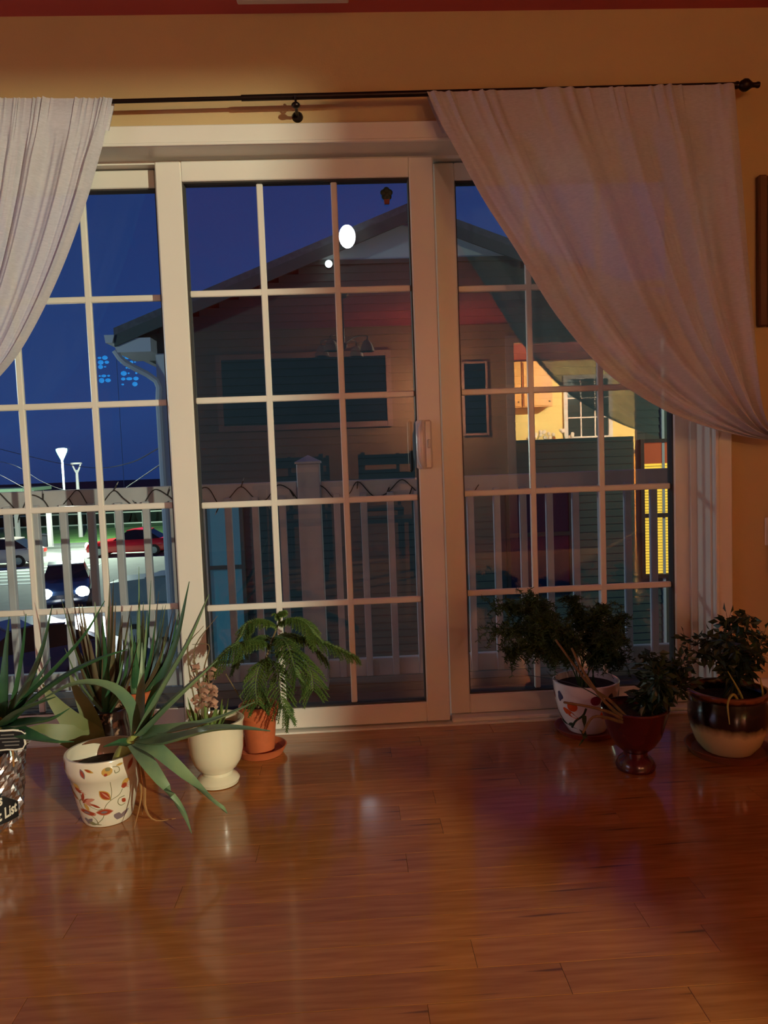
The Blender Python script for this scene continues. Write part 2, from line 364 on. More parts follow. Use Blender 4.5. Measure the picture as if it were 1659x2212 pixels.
# handle
hx, hz0, hz1 = 0.762, 0.885, 1.050
h = MB(); h.box(hx-0.030, hx+0.024, -0.043, -0.030, hz0, hz1, 0.009); hb = h.build('handle', mat('handle_white_plastic', (232, 226, 222), 0.3), dm, smooth=True)
hg = spline([(hx-0.006, -0.040, hz0+0.010), (hx-0.012, -0.062, hz0+0.022), (hx-0.016, -0.078, hz0+0.046), (hx-0.016, -0.080, (hz0+hz1)/2), (hx-0.016, -0.078, hz1-0.046), (hx-0.012, -0.062, hz1-0.022), (hx-0.006, -0.040, hz1-0.010)], 26)
MB().tube(hg, [0.010+0.006*math.sin(math.pi*i/25) for i in range(26)], 14).build('grip', MATS['handle_white_plastic'], hb, smooth=True)
MB().box(hx+0.008, hx+0.018, -0.054, -0.042, 0.955, 0.985, 0.003).build('latch', MATS['handle_white_plastic'], hb)
h = MB(); h.box(hx-0.052, hx-0.036, 0.018, 0.052, hz0-0.01, hz1+0.005, 0.008)
h.build('outer_handle', M_black, dm)
# suncatcher stuck on the glass
c = at(835, 420, -0.010)
sc_ = empty('suncatcher', c, 'small dark green potted-tree ornament stuck high on the sliding door glass', 'ornament')
b = MB()
for dx, dz, r in ((-0.010, 0.006, 0.011), (0.010, 0.006, 0.011), (0, 0.014, 0.011), (0, 0.0, 0.012), (-0.007, -0.008, 0.010), (0.007, -0.008, 0.010)): b.ball((c.x+dx, c.y, c.z+dz), r, 10, (1, 0.25, 1))
b.build('crown', mat('ornament_green', (24, 44, 34), 0.5), sc_, smooth=True)
MB().prism([(c.x-0.010, c.z-0.016), (c.x+0.010, c.z-0.016), (c.x+0.008, c.z-0.032), (c.x-0.008, c.z-0.032)], 'y', c.y-0.003, c.y+0.003).build('base', mat('ornament_red', (110, 48, 44), 0.5), sc_)

# ------------------------------------------------------------------ curtain rod
RY, RZ = -0.175, 2.048
def rz(x): return 2.037 + 0.009*(x+0.2)
rod = empty('curtain_rod', (0.4, RY, 2.0), 'dark bronze telescoping curtain rod above the sliding door', 'curtain rod')
MB().tube([(-1.05, RY, rz(-1.05)), (0.32, RY, rz(0.32))], 0.0065, 12).build('inner_tube', M_iron, rod, smooth=True)
MB().tube([(0.22, RY, rz(0.22)), (1.765, RY, rz(1.765))], 0.0092, 12).build('outer_tube', M_iron, rod, smooth=True)
for s_, x in ((1, 1.765), (-1, -1.05)):
    b = MB(); prof = [(0, .011), (.006, .012), (.010, .008), (.016, .013), (.026, .019), (.036, .019), (.046, .013), (.054, .008), (.064, .0075), (.070, .010), (.076, .009), (.079, .003)]
    b.tube([(x + s_*p, RY, rz(x)) for p, _ in prof], [r for _, r in prof], 16).build('finial', M_iron, rod, smooth=True)
for x in (0.385, 1.70, -0.98):
    b = MB(); b.tube(spline([(x, -0.105, rz(x)-0.028), (x, -0.14, rz(x)-0.030), (x, RY+0.004, rz(x)-0.026)], 8), 0.005, 8)
    for i in range(12):
        pass
    b.tube([(x, RY+0.015*math.cos(a), rz(x)+0.015*math.sin(a)) for a in [math.radians(q) for q in range(-170, 60, 15)]], 0.0035, 6)
    b.ball((x, RY-0.002, rz(x)-0.026), 0.012, 12, (1.15, 1, 0.8))
    br = b.build('bracket', M_iron, rod, smooth=True)
    MB().tube([(x, -0.100, rz(x)-0.028), (x, -0.108, rz(x)-0.028)], [0.018, 0.014], 16).build('wall_plate', M_iron, br, smooth=True)

# ------------------------------------------------------------------ sheer curtains
def resample(P, n):
    d = [0]
    for a, b_ in zip(P, P[1:]): d.append(d[-1] + (b_-a).length)
    o = []
    for i in range(n):
        s_ = d[-1]*i/(n-1); k_ = 0
        while k_ < len(P)-2 and d[k_+1] < s_: k_ += 1
        t = (s_-d[k_])/max(1e-9, d[k_+1]-d[k_]); o.append(P[k_].lerp(P[k_+1], t))
    return o
def curtain(name, label, inner, outer, tie, folds, amp, nu, side, seed, tail, fine):
    rnd = random.Random(seed); nv = 56
    A = resample(spline(inner, 80), nv); B = resample(spline(outer, 80), nv)
    ph = [rnd.random()*6.28 for _ in range(6)]
    t = empty(name, (tie[0], RY, 0.35), label, 'curtain')
    b = MB(); V = []; F = []
    def fy(u, v):
        g = u + 0.035*math.sin(5*u+ph[0]) + 0.02*math.sin(13*u+ph[4])
        fo = math.sin(2*math.pi*folds*g+ph[1]) + 0.5*math.sin(2*math.pi*folds*0.57*g+ph[2]+0.8*v) + fine*math.sin(2*math.pi*folds*2.3*g+ph[3])
        fo = math.copysign(abs(fo)**1.25, fo)
        y = RY - 0.014 + fo*amp*(0.35 + 0.65*min(1, v*6))*(1 - 0.3*v)
        k_ = max(0.0, 1 - v/0.16)
        y += k_*(0.0045*math.sin(2*math.pi*folds*4.7*g+ph[4]) + 0.003*math.sin(2*math.pi*folds*7.9*g+ph[5]))
        y += 0.0016*math.sin(2*math.pi*folds*5.3*g+ph[5])*(1-v)
        if v < 0.10: y = min(y, RY-0.0135)
        return min(y, -0.132)
    for j in range(nv):
        v = j/(nv-1)
        for i in range(nu):
            u = i/(nu-1); p = A[j].lerp(B[j], u); V.append((p.x, fy(u, v), p.z))
    for j in range(nv-1):
        for i in range(nu-1): F.append((j*nu+i, j*nu+i+1, (j+1)*nu+i+1, (j+1)*nu+i))
    b.add(V, F); b.build('panel', M_sheer, t, smooth=True, fix=False)
    # hem along the free edge and header pocket behind the rod
    b = MB(); V = []; F = []
    for j in range(6):
        for i in range(nu):
            u = i/(nu-1); p = A[0].lerp(B[0], u); q = A[4].lerp(B[4], u); z = p.z + (q.z-p.z)*j/5
            V.append((p.x + (q.x-p.x)*j/5, RY + 0.0125 + 0.003*math.sin(2*math.pi*folds*4.7*u), z + (0.006 if j == 0 else 0)))
    for j in range(5):
        for i in range(nu-1): F.append((j*nu+i, j*nu+i+1, (j+1)*nu+i+1, (j+1)*nu+i))
    b.add(V, F); b.build('rod_pocket', M_sheer, t, smooth=True, fix=False)
    for u0, u1 in ((0.0, 0.030), (0.965, 1.0)):
        V = []; F = []
        for j in range(nv):
            v = j/(nv-1)
            for q in range(4):
                u = u0 + (u1-u0)*q/3; p = A[j].lerp(B[j], u); V.append((p.x, fy(u, v) - 0.0022, p.z))
        for j in range(nv-1):
            for q in range(3): F.append((j*4+q, j*4+q+1, (j+1)*4+q+1, (j+1)*4+q))
        b = MB(); b.add(V, F); b.build('hem', M_sheer, t, smooth=True, fix=False)
    # tail below the tie-back
    V = []; F = []; n2 = 26
    for j in range(24):
        v = j/23; wd = 0.05 + 0.10*min(1, v*2)
        for i in range(n2):
            u = i/(n2-1)
            V.append((tie[0] + side*(0.02 + 0.04*v) + (u-0.5)*2*wd, RY + 0.02 - 0.022*abs(math.sin(u*9.4)) - 0.01, tie[1] + 0.02 - (tie[1]-tail)*v))
    for j in range(23):
        for i in range(n2-1): F.append((j*n2+i, j*n2+i+1, (j+1)*n2+i+1, (j+1)*n2+i))
    b = MB(); b.add(V, F); b.build('tail', M_sheer, t, smooth=True, fix=False)
    return t
IR = [at(x, y, RY-0.015) for x, y in ((922, 199), (950, 265), (985, 330), (1045, 440), (1110, 540), (1200, 685), (1300, 800), (1380, 858), (1450, 896), (1520, 922), (1600, 943), (1690, 956))]
OR = [at(x, y, RY-0.015) for x, y in ((1586, 181), (1600, 350), (1615, 550), (1632, 750), (1645, 880), (1665, 930), (1700, 945))]
curtain('curtain', 'sheer white curtain swept to the right side of the patio door', IR, OR, (at(1700, 950, RY).x+0.09, 0.955), 5.5, 0.019, 170, 1, 3, 0.25, 0.22)
IL = [at(x, y, RY-0.015) for x, y in ((243, 212), (228, 280), (208, 350), (185, 430), (143, 550), (95, 660), (45, 752), (0, 810), (-70, 880), (-150, 930))]
OL = [Vector((-0.80, RY-0.015, 2.052)), Vector((-0.82, RY-0.015, 1.6)), Vector((-0.86, RY-0.015, 1.2)), Vector((-0.92, RY-0.015, 1.03))]
curtain('curtain', 'sheer white curtain gathered at the left edge of the patio door', IL, OL, (-0.93, 1.0), 9.0, 0.0135, 190, -1, 8, 0.25, 0.32)
for x, z, side, nm in ((at(1700, 950, RY).x+0.03, 0.955, 1, 'right'), (-0.95, 1.0, -1, 'left')):
    MB().tube(spline([(x, -0.10, z-0.02), (x, -0.15, z-0.02), (x+side*0.01, -0.21, z-0.015), (x+side*0.03, -0.225, z+0.02)], 12), 0.005, 8).build('curtain_holdback', M_iron, smooth=True, label='dark metal holdback hook at the %s curtain' % nm, cat='hook')

# ------------------------------------------------------------------ things on wall and ceiling
v0, v1 = at(513, 12, -0.10), at(753, 8, -0.10)
def atz(x, y, Z):
    d = ray(x, y); return CAM + d*((Z-CAM.z)/d.z)
p0, p1 = atz(513, 11, ZC-0.012), atz(753, 8, ZC-0.012)
vx0, vx1, vy1 = p0.x, p1.x, (p0.y+p1.y)/2; vy0 = vy1 - 0.17
vt = empty('ceiling_vent', ((vx0+vx1)/2, (vy0+vy1)/2, ZC-0.012), 'pale grey slatted air vent in the red ceiling', 'vent')
Mv = mat('vent_grey_enamel', (206, 196, 188), 0.5)
b = MB(); b.box(vx0, vx1, vy0, vy0+0.025, ZC-0.012, ZC+0.001, 0.003); b.box(vx0, vx1, vy1-0.025, vy1, ZC-0.012, ZC+0.001, 0.003); b.box(vx0, vx0+0.025, vy0+0.025, vy1-0.025, ZC-0.012, ZC+0.001, 0.003); b.box(vx1-0.025, vx1, vy0+0.025, vy1-0.025, ZC-0.012, ZC+0.001, 0.003)
b.build('vent_frame', Mv, vt)
for i in range(8):
    y = vy0+0.03+i*(vy1-vy0-0.06)/7.5
    MB().add([(vx0+0.02, y, ZC-0.010), (vx1-0.02, y, ZC-0.010), (vx1-0.02, y+0.012, ZC-0.002), (vx0+0.02, y+0.012, ZC-0.002), (vx0+0.02, y+0.001, ZC-0.011), (vx1-0.02, y+0.001, ZC-0.011), (vx1-0.02, y+0.013, ZC-0.003), (vx0+0.02, y+0.013, ZC-0.003)], [(0,1,2,3),(7,6,5,4),(0,4,5,1),(2,6,7,3),(1,5,6,2),(0,3,7,4)]).build('slat', Mv, vt)
# picture at the right edge
pa, pb = at(1634, 379, -0.115), at(1640, 706, -0.115)
fx = (pa.x+pb.x)/2; fw, fz0, fz1 = 0.36, pb.z, pa.z
pf = empty('picture_frame', (fx+fw/2, -0.11, fz0), 'dark picture in a brown frame at the right edge of the front wall', 'picture')
Mfr = mat('brown_wood_frame', (104, 68, 46), 0.5, var=0.1)
for (a, b_, c_, d) in ((fx, fx+0.03, fz0, fz1), (fx+fw-0.03, fx+fw, fz0, fz1), (fx+0.03, fx+fw-0.03, fz0, fz0+0.03), (fx+0.03, fx+fw-0.03, fz1-0.03, fz1)):
    MB().box(a, b_, -0.125, -0.1005, c_, d, 0.005).build('frame_side', Mfr, pf)
MB().box(fx+0.028, fx+fw-0.028, -0.112, -0.1005, fz0+0.028, fz1-0.028).build('picture', mat('dark_print', (30, 22, 24), 0.5, rgb2=(52, 38, 36), vscale=9), pf)
sw = at(1654, 1150, -0.106)
s_ = empty('light_switch', (sw.x+0.03, -0.104, sw.z-0.04), 'pale switch plate on the front wall at the right edge', 'switch')
MB().box(sw.x-0.002, sw.x+0.07, -0.107, -0.1005, sw.z-0.045, sw.z+0.05, 0.003).build('plate', M_white, s_)
MB().box(sw.x+0.029, sw.x+0.041, -0.113, -0.107, sw.z-0.01, sw.z+0.014, 0.002).build('toggle', M_white, s_)

# ------------------------------------------------------------------ plant builders
def leaf(crown, pts, W, T, n=16, tipw=0.04, face=None):
    P = spline(pts, n); out_ = (P[-1]-Vector(crown)); out_.z = 0
    out_ = out_.normalized() if out_.length > 1e-4 else Vector((0, -1, 0))
    N0 = Vector(face) if face else Vector((0, -0.35, 1)) - out_*0.75
    V = []; F = []
    sec = ((-1, 0.30), (-0.55, -0.35), (0, -0.62), (0.55, -0.35), (1, 0.30), (0, 0.0))
    for i, p in enumerate(P):
        t = (P[min(i+1, n-1)] - P[max(i-1, 0)]).normalized(); N = N0 - t*N0.dot(t)
        N = N.normalized() if N.length > 1e-3 else t.orthogonal().normalized()
        S = t.cross(N); u = i/(n-1)
        wd = W*0.70*max(tipw, (1-u)**0.72*(0.86+0.25*math.sin(math.pi*min(1, u*1.6))))
        th = T*max(0.12, (1-u)**0.6)
        for a, c in sec: V.append(p + S*(a*wd) + N*(c*th))
    m_ = len(sec)
    for i in range(n-1):
        for k_ in range(m_): F.append((i*m_+k_, i*m_+(k_+1) % m_, (i+1)*m_+(k_+1) % m_, (i+1)*m_+k_))
    F.append(tuple(range(m_))[::-1]); F.append(tuple((n-1)*m_+k_ for k_ in range(m_)))
    b = MB(); b.add(V, F); return b
def pot_obj(parent, c, prof_out, wall, mats, soil_z, name='pot', n=48):
    # prof_out: (r,z) from base up to rim; closed with an inner wall
    inner = [(max(0.004, r-wall), max(z, wall)) for r, z in prof_out[::-1]]
    b = MB(); b.lathe(c, prof_out + inner, n); o = b.build(name, mats, parent, smooth=True)
    rs = None
    for (r0, z0), (r1, z1) in zip(prof_out, prof_out[1:]):
        if z0 <= soil_z <= z1 and z1 > z0: rs = r0 + (r1-r0)*(soil_z-z0)/(z1-z0)
    rs = (rs or prof_out[-1][0]) - wall*0.9
    b = MB(); rr = [(rs*q, soil_z + 0.006*math.sin(9*q)*q*(1-q)) for q in (0.05, 0.25, 0.5, 0.75, 1.0)]
    b.lathe(c, [(0.002, soil_z-0.01)] + [(rs*0.9, soil_z-0.012)] + rr[::-1], n); b.build('soil', M_soil, parent, smooth=True)
    return o
def pmat(name, rgb, rough=0.18, **k_): return mat(name, rgb, rough, coat=0.5, **k_)

# ---- aloe leaning out of the floral pot
fc = Vector((-0.175, -0.60, 0.0))
fp = empty('potted_aloe', fc, 'large aloe leaning out of a white pot with red and gold floral print', 'plant')
M_ivory = pmat('ivory_glazed_ceramic', (226, 214, 190))
prof = [(0.045, 0.0), (0.060, 0.001), (0.066, 0.012), (0.075, 0.05), (0.083, 0.09), (0.090, 0.128), (0.0935, 0.131), (0.0985, 0.150), (0.100, 0.182), (0.0985, 0.185)]
pot = pot_obj(fp, fc, prof, 0.006, M_ivory, 0.140)
def rad_at(prof_, z):
    for (r0, z0), (r1, z1) in zip(prof_, prof_[1:]):
        if z0 <= z <= z1 and z1 > z0: return r0 + (r1-r0)*(z-z0)/(z1-z0)
    return prof_[-1][0]
def decal_set(c, prof_, center_ang, mats, parent, nb, nl):
    def P(x, z, off): # x along arc from the facing direction
        r = rad_at(prof_, z) + off; a = center_ang + x/rad_at(prof_, z); return (c.x + r*math.cos(a), c.y + r*math.sin(a), c.z + z)
    def blob(x, z, L, Wd, ang, mi, off=0.0006, pointed=True):
        ca, sa = math.cos(ang), math.sin(ang); pts = []; n = 14
        for i in range(n):
            u = -1 + 2*i/(n-1); wv = (1-u*u) if pointed else math.sqrt(max(0, 1-u*u)); pts.append((u*L/2, wv*Wd/2))
        ring = pts + [(a_, -b_) for a_, b_ in pts[::-1][1:-1]]
        # build as strips across for conforming
        V = []; F = []
        for i in range(n):
            a_, b_ = pts[i]
            for s2 in (-1, 0, 1):
                X = a_*ca - s2*b_*sa; Z = a_*sa + s2*b_*ca; V.append(P(x+X, z+Z, off))
        for i in range(n-1):
            for k_ in (0, 1): F.append((i*3+k_, i*3+k_+1, (i+1)*3+k_+1, (i+1)*3+k_))
        MB().add(V, F).build(nb, mats[mi], parent, fix=False)
    def line(pts, wd, mi, off=0.0005):
        Q = spline([Vector((x, 0, z)) for x, z in pts], 22); V = []; F = []
        for i, q in enumerate(Q):
            t = (Q[min(i+1, 21)]-Q[max(i-1, 0)]).normalized(); nx, nz = -t.z, t.x
            V.append(P(q.x+nx*wd/2, q.z+nz*wd/2, off)); V.append(P(q.x-nx*wd/2, q.z-nz*wd/2, off))
        for i in range(21): F.append((2*i, 2*i+1, 2*i+3, 2*i+2))
        MB().add(V, F).build(nl, mats[mi], parent, fix=False)
    return blob, line
ang0 = math.atan2(CAM.y-fc.y, CAM.x-fc.x)
Ml = [mat('print_rust_red', (164, 66, 40), 0.3), mat('print_gold', (196, 150, 72), 0.3), mat('print_olive', (132, 124, 84), 0.3), mat('print_mauve_grey', (128, 108, 110), 0.3), mat('print_pink', (198, 132, 108), 0.3)]
blob, line = decal_set(fc, prof, ang0, Ml, pot, 'printed_leaf', 'printed_vine')
# materials: 0 red 1 gold 2 olive 3 mauve grey 4 pink
for x0 in (0.0, 0.21, 0.42):
    blob(x0-0.005, 0.093, 0.040, 0.022, 2.3, 1, 0.0004); blob(x0-0.005, 0.093, 0.034, 0.017, 2.3, 0, 0.0008); blob(x0-0.003, 0.093, 0.028, 0.004, 2.3, 4, 0.0011)
    blob(x0-0.008, 0.046, 0.044, 0.020, -0.05, 4, 0.0004); blob(x0-0.008, 0.046, 0.038, 0.015, -0.05, 0, 0.0008); blob(x0-0.009, 0.046, 0.018, 0.007, 0, 3, 0.0011)
    line([(x0-0.03, 0.012), (x0-0.012, 0.030), (x0-0.006, 0.060), (x0+0.008, 0.076), (x0+0.030, 0.086), (x0+0.04, 0.10)], 0.0016, 2)
    line([(x0+0.008, 0.076), (x0+0.012, 0.10), (x0+0.010, 0.128)], 0.0014, 2)
    blob(x0+0.045, 0.108, 0.016, 0.014, 0.3, 0, 0.0008, False); blob(x0+0.050, 0.118, 0.026, 0.014, 0.4, 1, 0.0005)
    for q in range(4): blob(x0+0.052, 0.102+q*0.003, 0.020, 0.0024, -0.5+q*0.35, 4, 0.0006)
    line([(x0+0.045, 0.078), (x0+0.030, 0.076), (x0+0.026, 0.064), (x0+0.034, 0.054), (x0+0.046, 0.056)], 0.002, 2)
    blob(x0+0.042, 0.066, 0.016, 0.011, -0.9, 0, 0.0008); blob(x0+0.040, 0.026, 0.040, 0.012, 0.5, 3, 0.0006)
    for q, (dx, dz, an) in enumerate(((0, 0, 0.6), (0.008, -0.008, -0.4), (-0.008, 0.010, 1.4), (0.013, 0.003, 0.2), (0.002, -0.018, -1.0))):
        blob(x0-0.055+dx, 0.080+dz, 0.026, 0.010, an, (0, 4, 0, 4, 1)[q], 0.0005+q*0.0002)
    blob(x0-0.048, 0.020, 0.024, 0.012, 0.8, 3, 0.0006); blob(x0-0.040, 0.014, 0.022, 0.010, -0.4, 2, 0.0008)
    # rim band
    blob(x0-0.058, 0.158, 0.030, 0.013, -1.2, 3, 0.0005); blob(x0-0.058, 0.158, 0.022, 0.008, -1.2, 0, 0.0009); blob(x0-0.040, 0.166, 0.026, 0.008, -0.4, 1, 0.0006); blob(x0-0.042, 0.167, 0.018, 0.005, -0.4, 0, 0.0009)
    blob(x0+0.004, 0.160, 0.028, 0.022, 0.2, 1, 0.0005, False); blob(x0+0.006, 0.166, 0.014, 0.010, 0, 2, 0.0009, False); blob(x0+0.0, 0.152, 0.010, 0.008, 0.5, 0, 0.0009)
    line([(x0+0.018, 0.170), (x0+0.032, 0.166), (x0+0.034, 0.155), (x0+0.024, 0.152), (x0+0.022, 0.160)], 0.002, 2); blob(x0+0.036, 0.172, 0.020, 0.006, 0.1, 1, 0.0006)
    blob(x0+0.066, 0.164, 0.034, 0.014, 1.0, 4, 0.0005); blob(x0+0.066, 0.164, 0.028, 0.010, 1.0, 0, 0.0009)
crown = at(292, 1592, -0.66)
base = fc + Vector((0.03, -0.02, 0.135))
MB().tube(spline([base, at(262, 1630, -0.63), crown], 10), [0.013, 0.014, 0.015, 0.016, 0.017, 0.018, 0.018, 0.017, 0.015, 0.011], 10).build('stem', M_pale, fp, smooth=True)
LV = [([(303,1575,-.66),(340,1500,-.70),(404,1389,-.72),(451,1284,-.70)], .050),
      ([(305,1580,-.67),(360,1525,-.74),(420,1470,-.76),(470,1425,-.74)], .038),
      ([(305,1588,-.66),(340,1580,-.70),(451,1558,-.74),(551,1516,-.72)], .036),
      ([(305,1596,-.68),(360,1598,-.78),(451,1575,-.86),(520,1572,-.90),(584,1579,-.92)], .034),
      ([(300,1602,-.68),(340,1621,-.76),(409,1682,-.80),(473,1738,-.80),(491,1757,-.79)], .030),
      ([(290,1606,-.68),(318,1645,-.76),(353,1694,-.80),(397,1755,-.80),(414,1800,-.78)], .028),
      ([(292,1580,-.65),(279,1523,-.66),(235,1482,-.66),(162,1476,-.66),(79,1517,-.64)], .036),
      ([(300,1570,-.62),(304,1510,-.60),(308,1440,-.58),(307,1388,-.57)], .022),
      ([(310,1570,-.62),(344,1482,-.58),(382,1382,-.55),(409,1256,-.52)], .030),
      ([(280,1605,-.66),(255,1605,-.68),(223,1613,-.69)], .020),
      ([(288,1612,-.62),(318,1650,-.60),(345,1690,-.58),(360,1712,-.57)], .022),
      ([(295,1600,-.60),(340,1630,-.56),(395,1660,-.52)], .024)]
for i, (pp, wd) in enumerate(LV):
    leaf(crown, [at(*q) for q in pp], wd, 0.018).build('leaf', M_aloe_d if i in (8, 9, 10, 11) else M_aloe, fp, smooth=True)
for pp in ([(290,1620,-.67),(300,1670,-.70),(305,1720,-.70),(290,1790,-.72)], [(298,1615,-.67),(312,1690,-.70),(314,1745,-.70),(335,1772,-.70),(380,1768,-.69)], [(300,1640,-.66),(303,1700,-.67),(308,1760,-.68)]):
    P = [at(*q) for q in pp]
    for q in P: q.z = max(q.z, 0.004)
    MB().tube(spline(P, 14), [0.0035]*8+[0.0025, 0.002, 0.0018, 0.0015, 0.0012, 0.0008], 5).build('dry_leaf', M_dry, fp, smooth=True)

# ---- dark aloe in the foil wrapped pot at the left edge
ac = Vector((-0.495, -0.60, 0.0))
ap = empty('potted_aloe', ac, 'dark green aloe in a crinkled silver foil pot at the left edge', 'plant')
b = MB(); n = 72; V = []; F = []; nz_ = 22; rf = random.Random(4)
for j in range(nz_):
    z = 0.205*j/(nz_-1); r0 = 0.088 + 0.020*z/0.2
    for i in range(n):
        a = 2*math.pi*i/n; r = r0 + 0.0045*math.sin(a*13+z*60) * math.sin(z*90+a*5) + rf.uniform(-0.0032, 0.0032) + (0.012*math.sin(a*6) if j == nz_-1 else 0)
        V.append((ac.x + r*math.cos(a), ac.y + r*math.sin(a), z + (rf.uniform(-0.004, 0.010) if j == nz_-1 else 0)))
for j in range(nz_-1):
    for i in range(n): F.append((j*n+i, j*n+(i+1) % n, (j+1)*n+(i+1) % n, (j+1)*n+i))
F.append(tuple(range(n))[::-1]); b.add(V, F)
fo = b.build('foil_wrap', mat('silver_foil', (226, 226, 230), 0.27, metal=1.0), ap)
b = MB(); b.lathe(ac, [(0.002, 0.17), (0.094, 0.17), (0.094, 0.185), (0.05, 0.19), (0.002, 0.192)], 40); b.build('soil', M_soil, ap, smooth=True)
# black band with chalk lettering, curved around the front of the pot
a_c = math.atan2(CAM.y-ac.y, CAM.x-ac.x)
def onpot(x, z, off): r = 0.0985 + 0.008*(z/0.1) * 0.4 + off; a = a_c + x/0.1; return Vector((ac.x + r*math.cos(a), ac.y + r*math.sin(a), z))
b = MB(); V = []; F = []
for i in range(25):
    x = -0.16 + i*0.245/24
    top = 0.098 if x < 0.045 else 0.098 - (x-0.045)*0.75
    for z, off in ((0.028, 0.0), (0.028, 0.003), (top, 0.003), (top, 0.0)): V.append(onpot(x, z, off))
for i in range(24):
    for k_ in range(4): F.append((i*4+k_, i*4+(k_+1) % 4, (i+1)*4+(k_+1) % 4, (i+1)*4+k_))
b.add(V, F); band = b.build('chalk_label', M_black, ap, smooth=False)
M_chalk = mat('chalk_white', (226, 216, 196), 0.8)
def text_mesh(body, size, ext=0.0):
    cu = bpy.data.curves.new('txt', 'FONT'); cu.body = body; cu.size = size; cu.align_x = 'RIGHT'; cu.resolution_u = 3
    cu.offset = 0.0012
    o = bpy.data.objects.new('txt', cu); COL.objects.link(o)
    dg = bpy.context.evaluated_depsgraph_get(); me = bpy.data.meshes.new_from_object(o.evaluated_get(dg))
    vs_ = [v.co.copy() for v in me.vertices]; fs = [tuple(p.vertices) for p in me.polygons]
    bpy.data.objects.remove(o); bpy.data.curves.remove(cu); bpy.data.meshes.remove(me); return vs_, fs
b = MB()
for body, sz, xr, zb in (("y's", 0.040, 0.040, 0.080), ("et List", 0.040, 0.078, 0.046)):
    vs_, fs = text_mesh(body, sz)
    b.add([onpot(xr + v.x*0.62, zb + v.y + 0.10*(v.x), 0.0042) for v in vs_], fs)
b.build('chalk_lettering', M_chalk, band, fix=False)
# tag on a stick
tg = at(24, 1598, -0.69)
tp = empty('plant_tag', Vector((tg.x, -0.66, 0.185)), 'small black chalkboard tag with cream border in the foil pot', 'tag')
tw, th = 0.036, 0.025
b = MB(); b.box(tg.x-tw, tg.x+tw, -0.692, -0.688, tg.z-th, tg.z+th, 0.001); b.build('board', M_black, tp)
ring = [(-1, 1), (-.4, .96), (.2, .98), (.75, .85), (1, .55), (.92, 0), (.95, -.5), (.8, -.9), (.3, -1.02), (-.3, -.95), (-.9, -1), (-1.05, -.5), (-1, .3), (-1, 1)]
MB().tube([(tg.x+tw*a, -0.690, tg.z+th*c_) for a, c_ in ring], 0.0030, 6).build('border', M_chalk, tp, smooth=True)
b = MB()
for i, (xx, ww) in enumerate(((-.2, .45), (-.1, .65), (0, .6), (0.05, .5))): b.box(tg.x+tw*(xx-ww), tg.x+tw*(xx+ww), -0.6926, -0.692, tg.z+th*(.55-.36*i)-0.0016, tg.z+th*(.55-.36*i)+0.0016)
b.build('chalk_lines', mat('faint_chalk', (110, 106, 100), 0.8), tp)
MB().tube([(tg.x, -0.686, tg.z), (tg.x-0.005, -0.675, 0.18)], 0.0025, 6).build('stick', M_dry, tp)
crown = at(6, 1560, -0.60)
LV = [([(8,1560,-.60),(10,1480,-.60),(14,1400,-.58),(20,1332,-.57)], .026),
      ([(14,1560,-.60),(34,1480,-.60),(48,1400,-.60),(56,1326,-.60)], .028),
      ([(14,1560,-.61),(60,1500,-.66),(120,1440,-.70),(182,1370,-.70),(226,1298,-.68)], .036),
      ([(16,1562,-.61),(70,1510,-.70),(147,1455,-.74),(220,1420,-.74),(276,1402,-.72)], .034),
      ([(14,1562,-.58),(60,1480,-.54),(92,1400,-.52),(113,1308,-.50)], .026),
      ([(16,1566,-.62),(60,1560,-.74),(110,1552,-.78),(150,1530,-.78)], .030),
      ([(14,1570,-.62),(60,1588,-.70),(110,1600,-.72),(160,1602,-.70)], .030),
      ([(2,1560,-.60),(-20,1490,-.60),(-45,1420,-.60),(-60,1360,-.60)], .030),
      ([(0,1565,-.60),(-50,1520,-.66),(-110,1490,-.66),(-170,1480,-.66)], .030),
      ([(6,1556,-.56),(40,1520,-.48),(80,1470,-.42),(110,1420,-.40)], .028),
      ([(10,1560,-.64),(40,1535,-.76),(75,1520,-.84),(120,1505,-.88)], .028)]
for pp, wd in LV: leaf(crown, [at(*q) for q in pp], wd, 0.016).build('leaf', M_aloe_d, ap, smooth=True)
MB().tube([ (ac.x, ac.y, 0.185), crown+Vector((0, 0, 0.01))], [0.02, 0.016], 10).build('stem', M_pale, ap, smooth=True)

# ---- dark glazed pot with brownish spiky aloe
cc = at(236, 1600, -0.27); cc.z = 0.0
cp = empty('potted_aloe', cc, 'brown-tipped spiky aloe in a dark glazed pot with cream blotches', 'plant')
M_dkglaze = mat('dark_brown_glaze_with_cream_blotches', (40, 26, 26), 0.2, rgb2=(44, 28, 28), vscale=26, coat=0.5)
t = M_dkglaze.node_tree
for nd in t.nodes:
    if nd.type == 'VALTORGB':
        nd.color_ramp.elements[0].position = 0.54; nd.color_ramp.elements[1].position = 0.60; nd.color_ramp.elements[1].color = (*lin((176, 140, 112)), 1)
prof = [(0.040, 0), (0.056, 0.001), (0.064, 0.03), (0.070, 0.08), (0.068, 0.13), (0.060, 0.165), (0.063, 0.19), (0.061, 0.192)]
pot_obj(cp, cc, prof, 0.006, M_dkglaze, 0.175)
crown = cc + Vector((0, 0, 0.19))
tips = [((132,1292),-.34,.020),((155,1280),-.32,.020),((168,1330),-.30,.018),((236,1264),-.26,.024),((245,1252),-.25,.022),((262,1330),-.24,.020),((205,1300),-.22,.022),((282,1312),-.22,.020),((190,1370),-.36,.022),((275,1365),-.34,.020),((222,1350),-.36,.022),((300,1380),-.28,.022),((140,1400),-.38,.022),((250,1300),-.34,.024)]
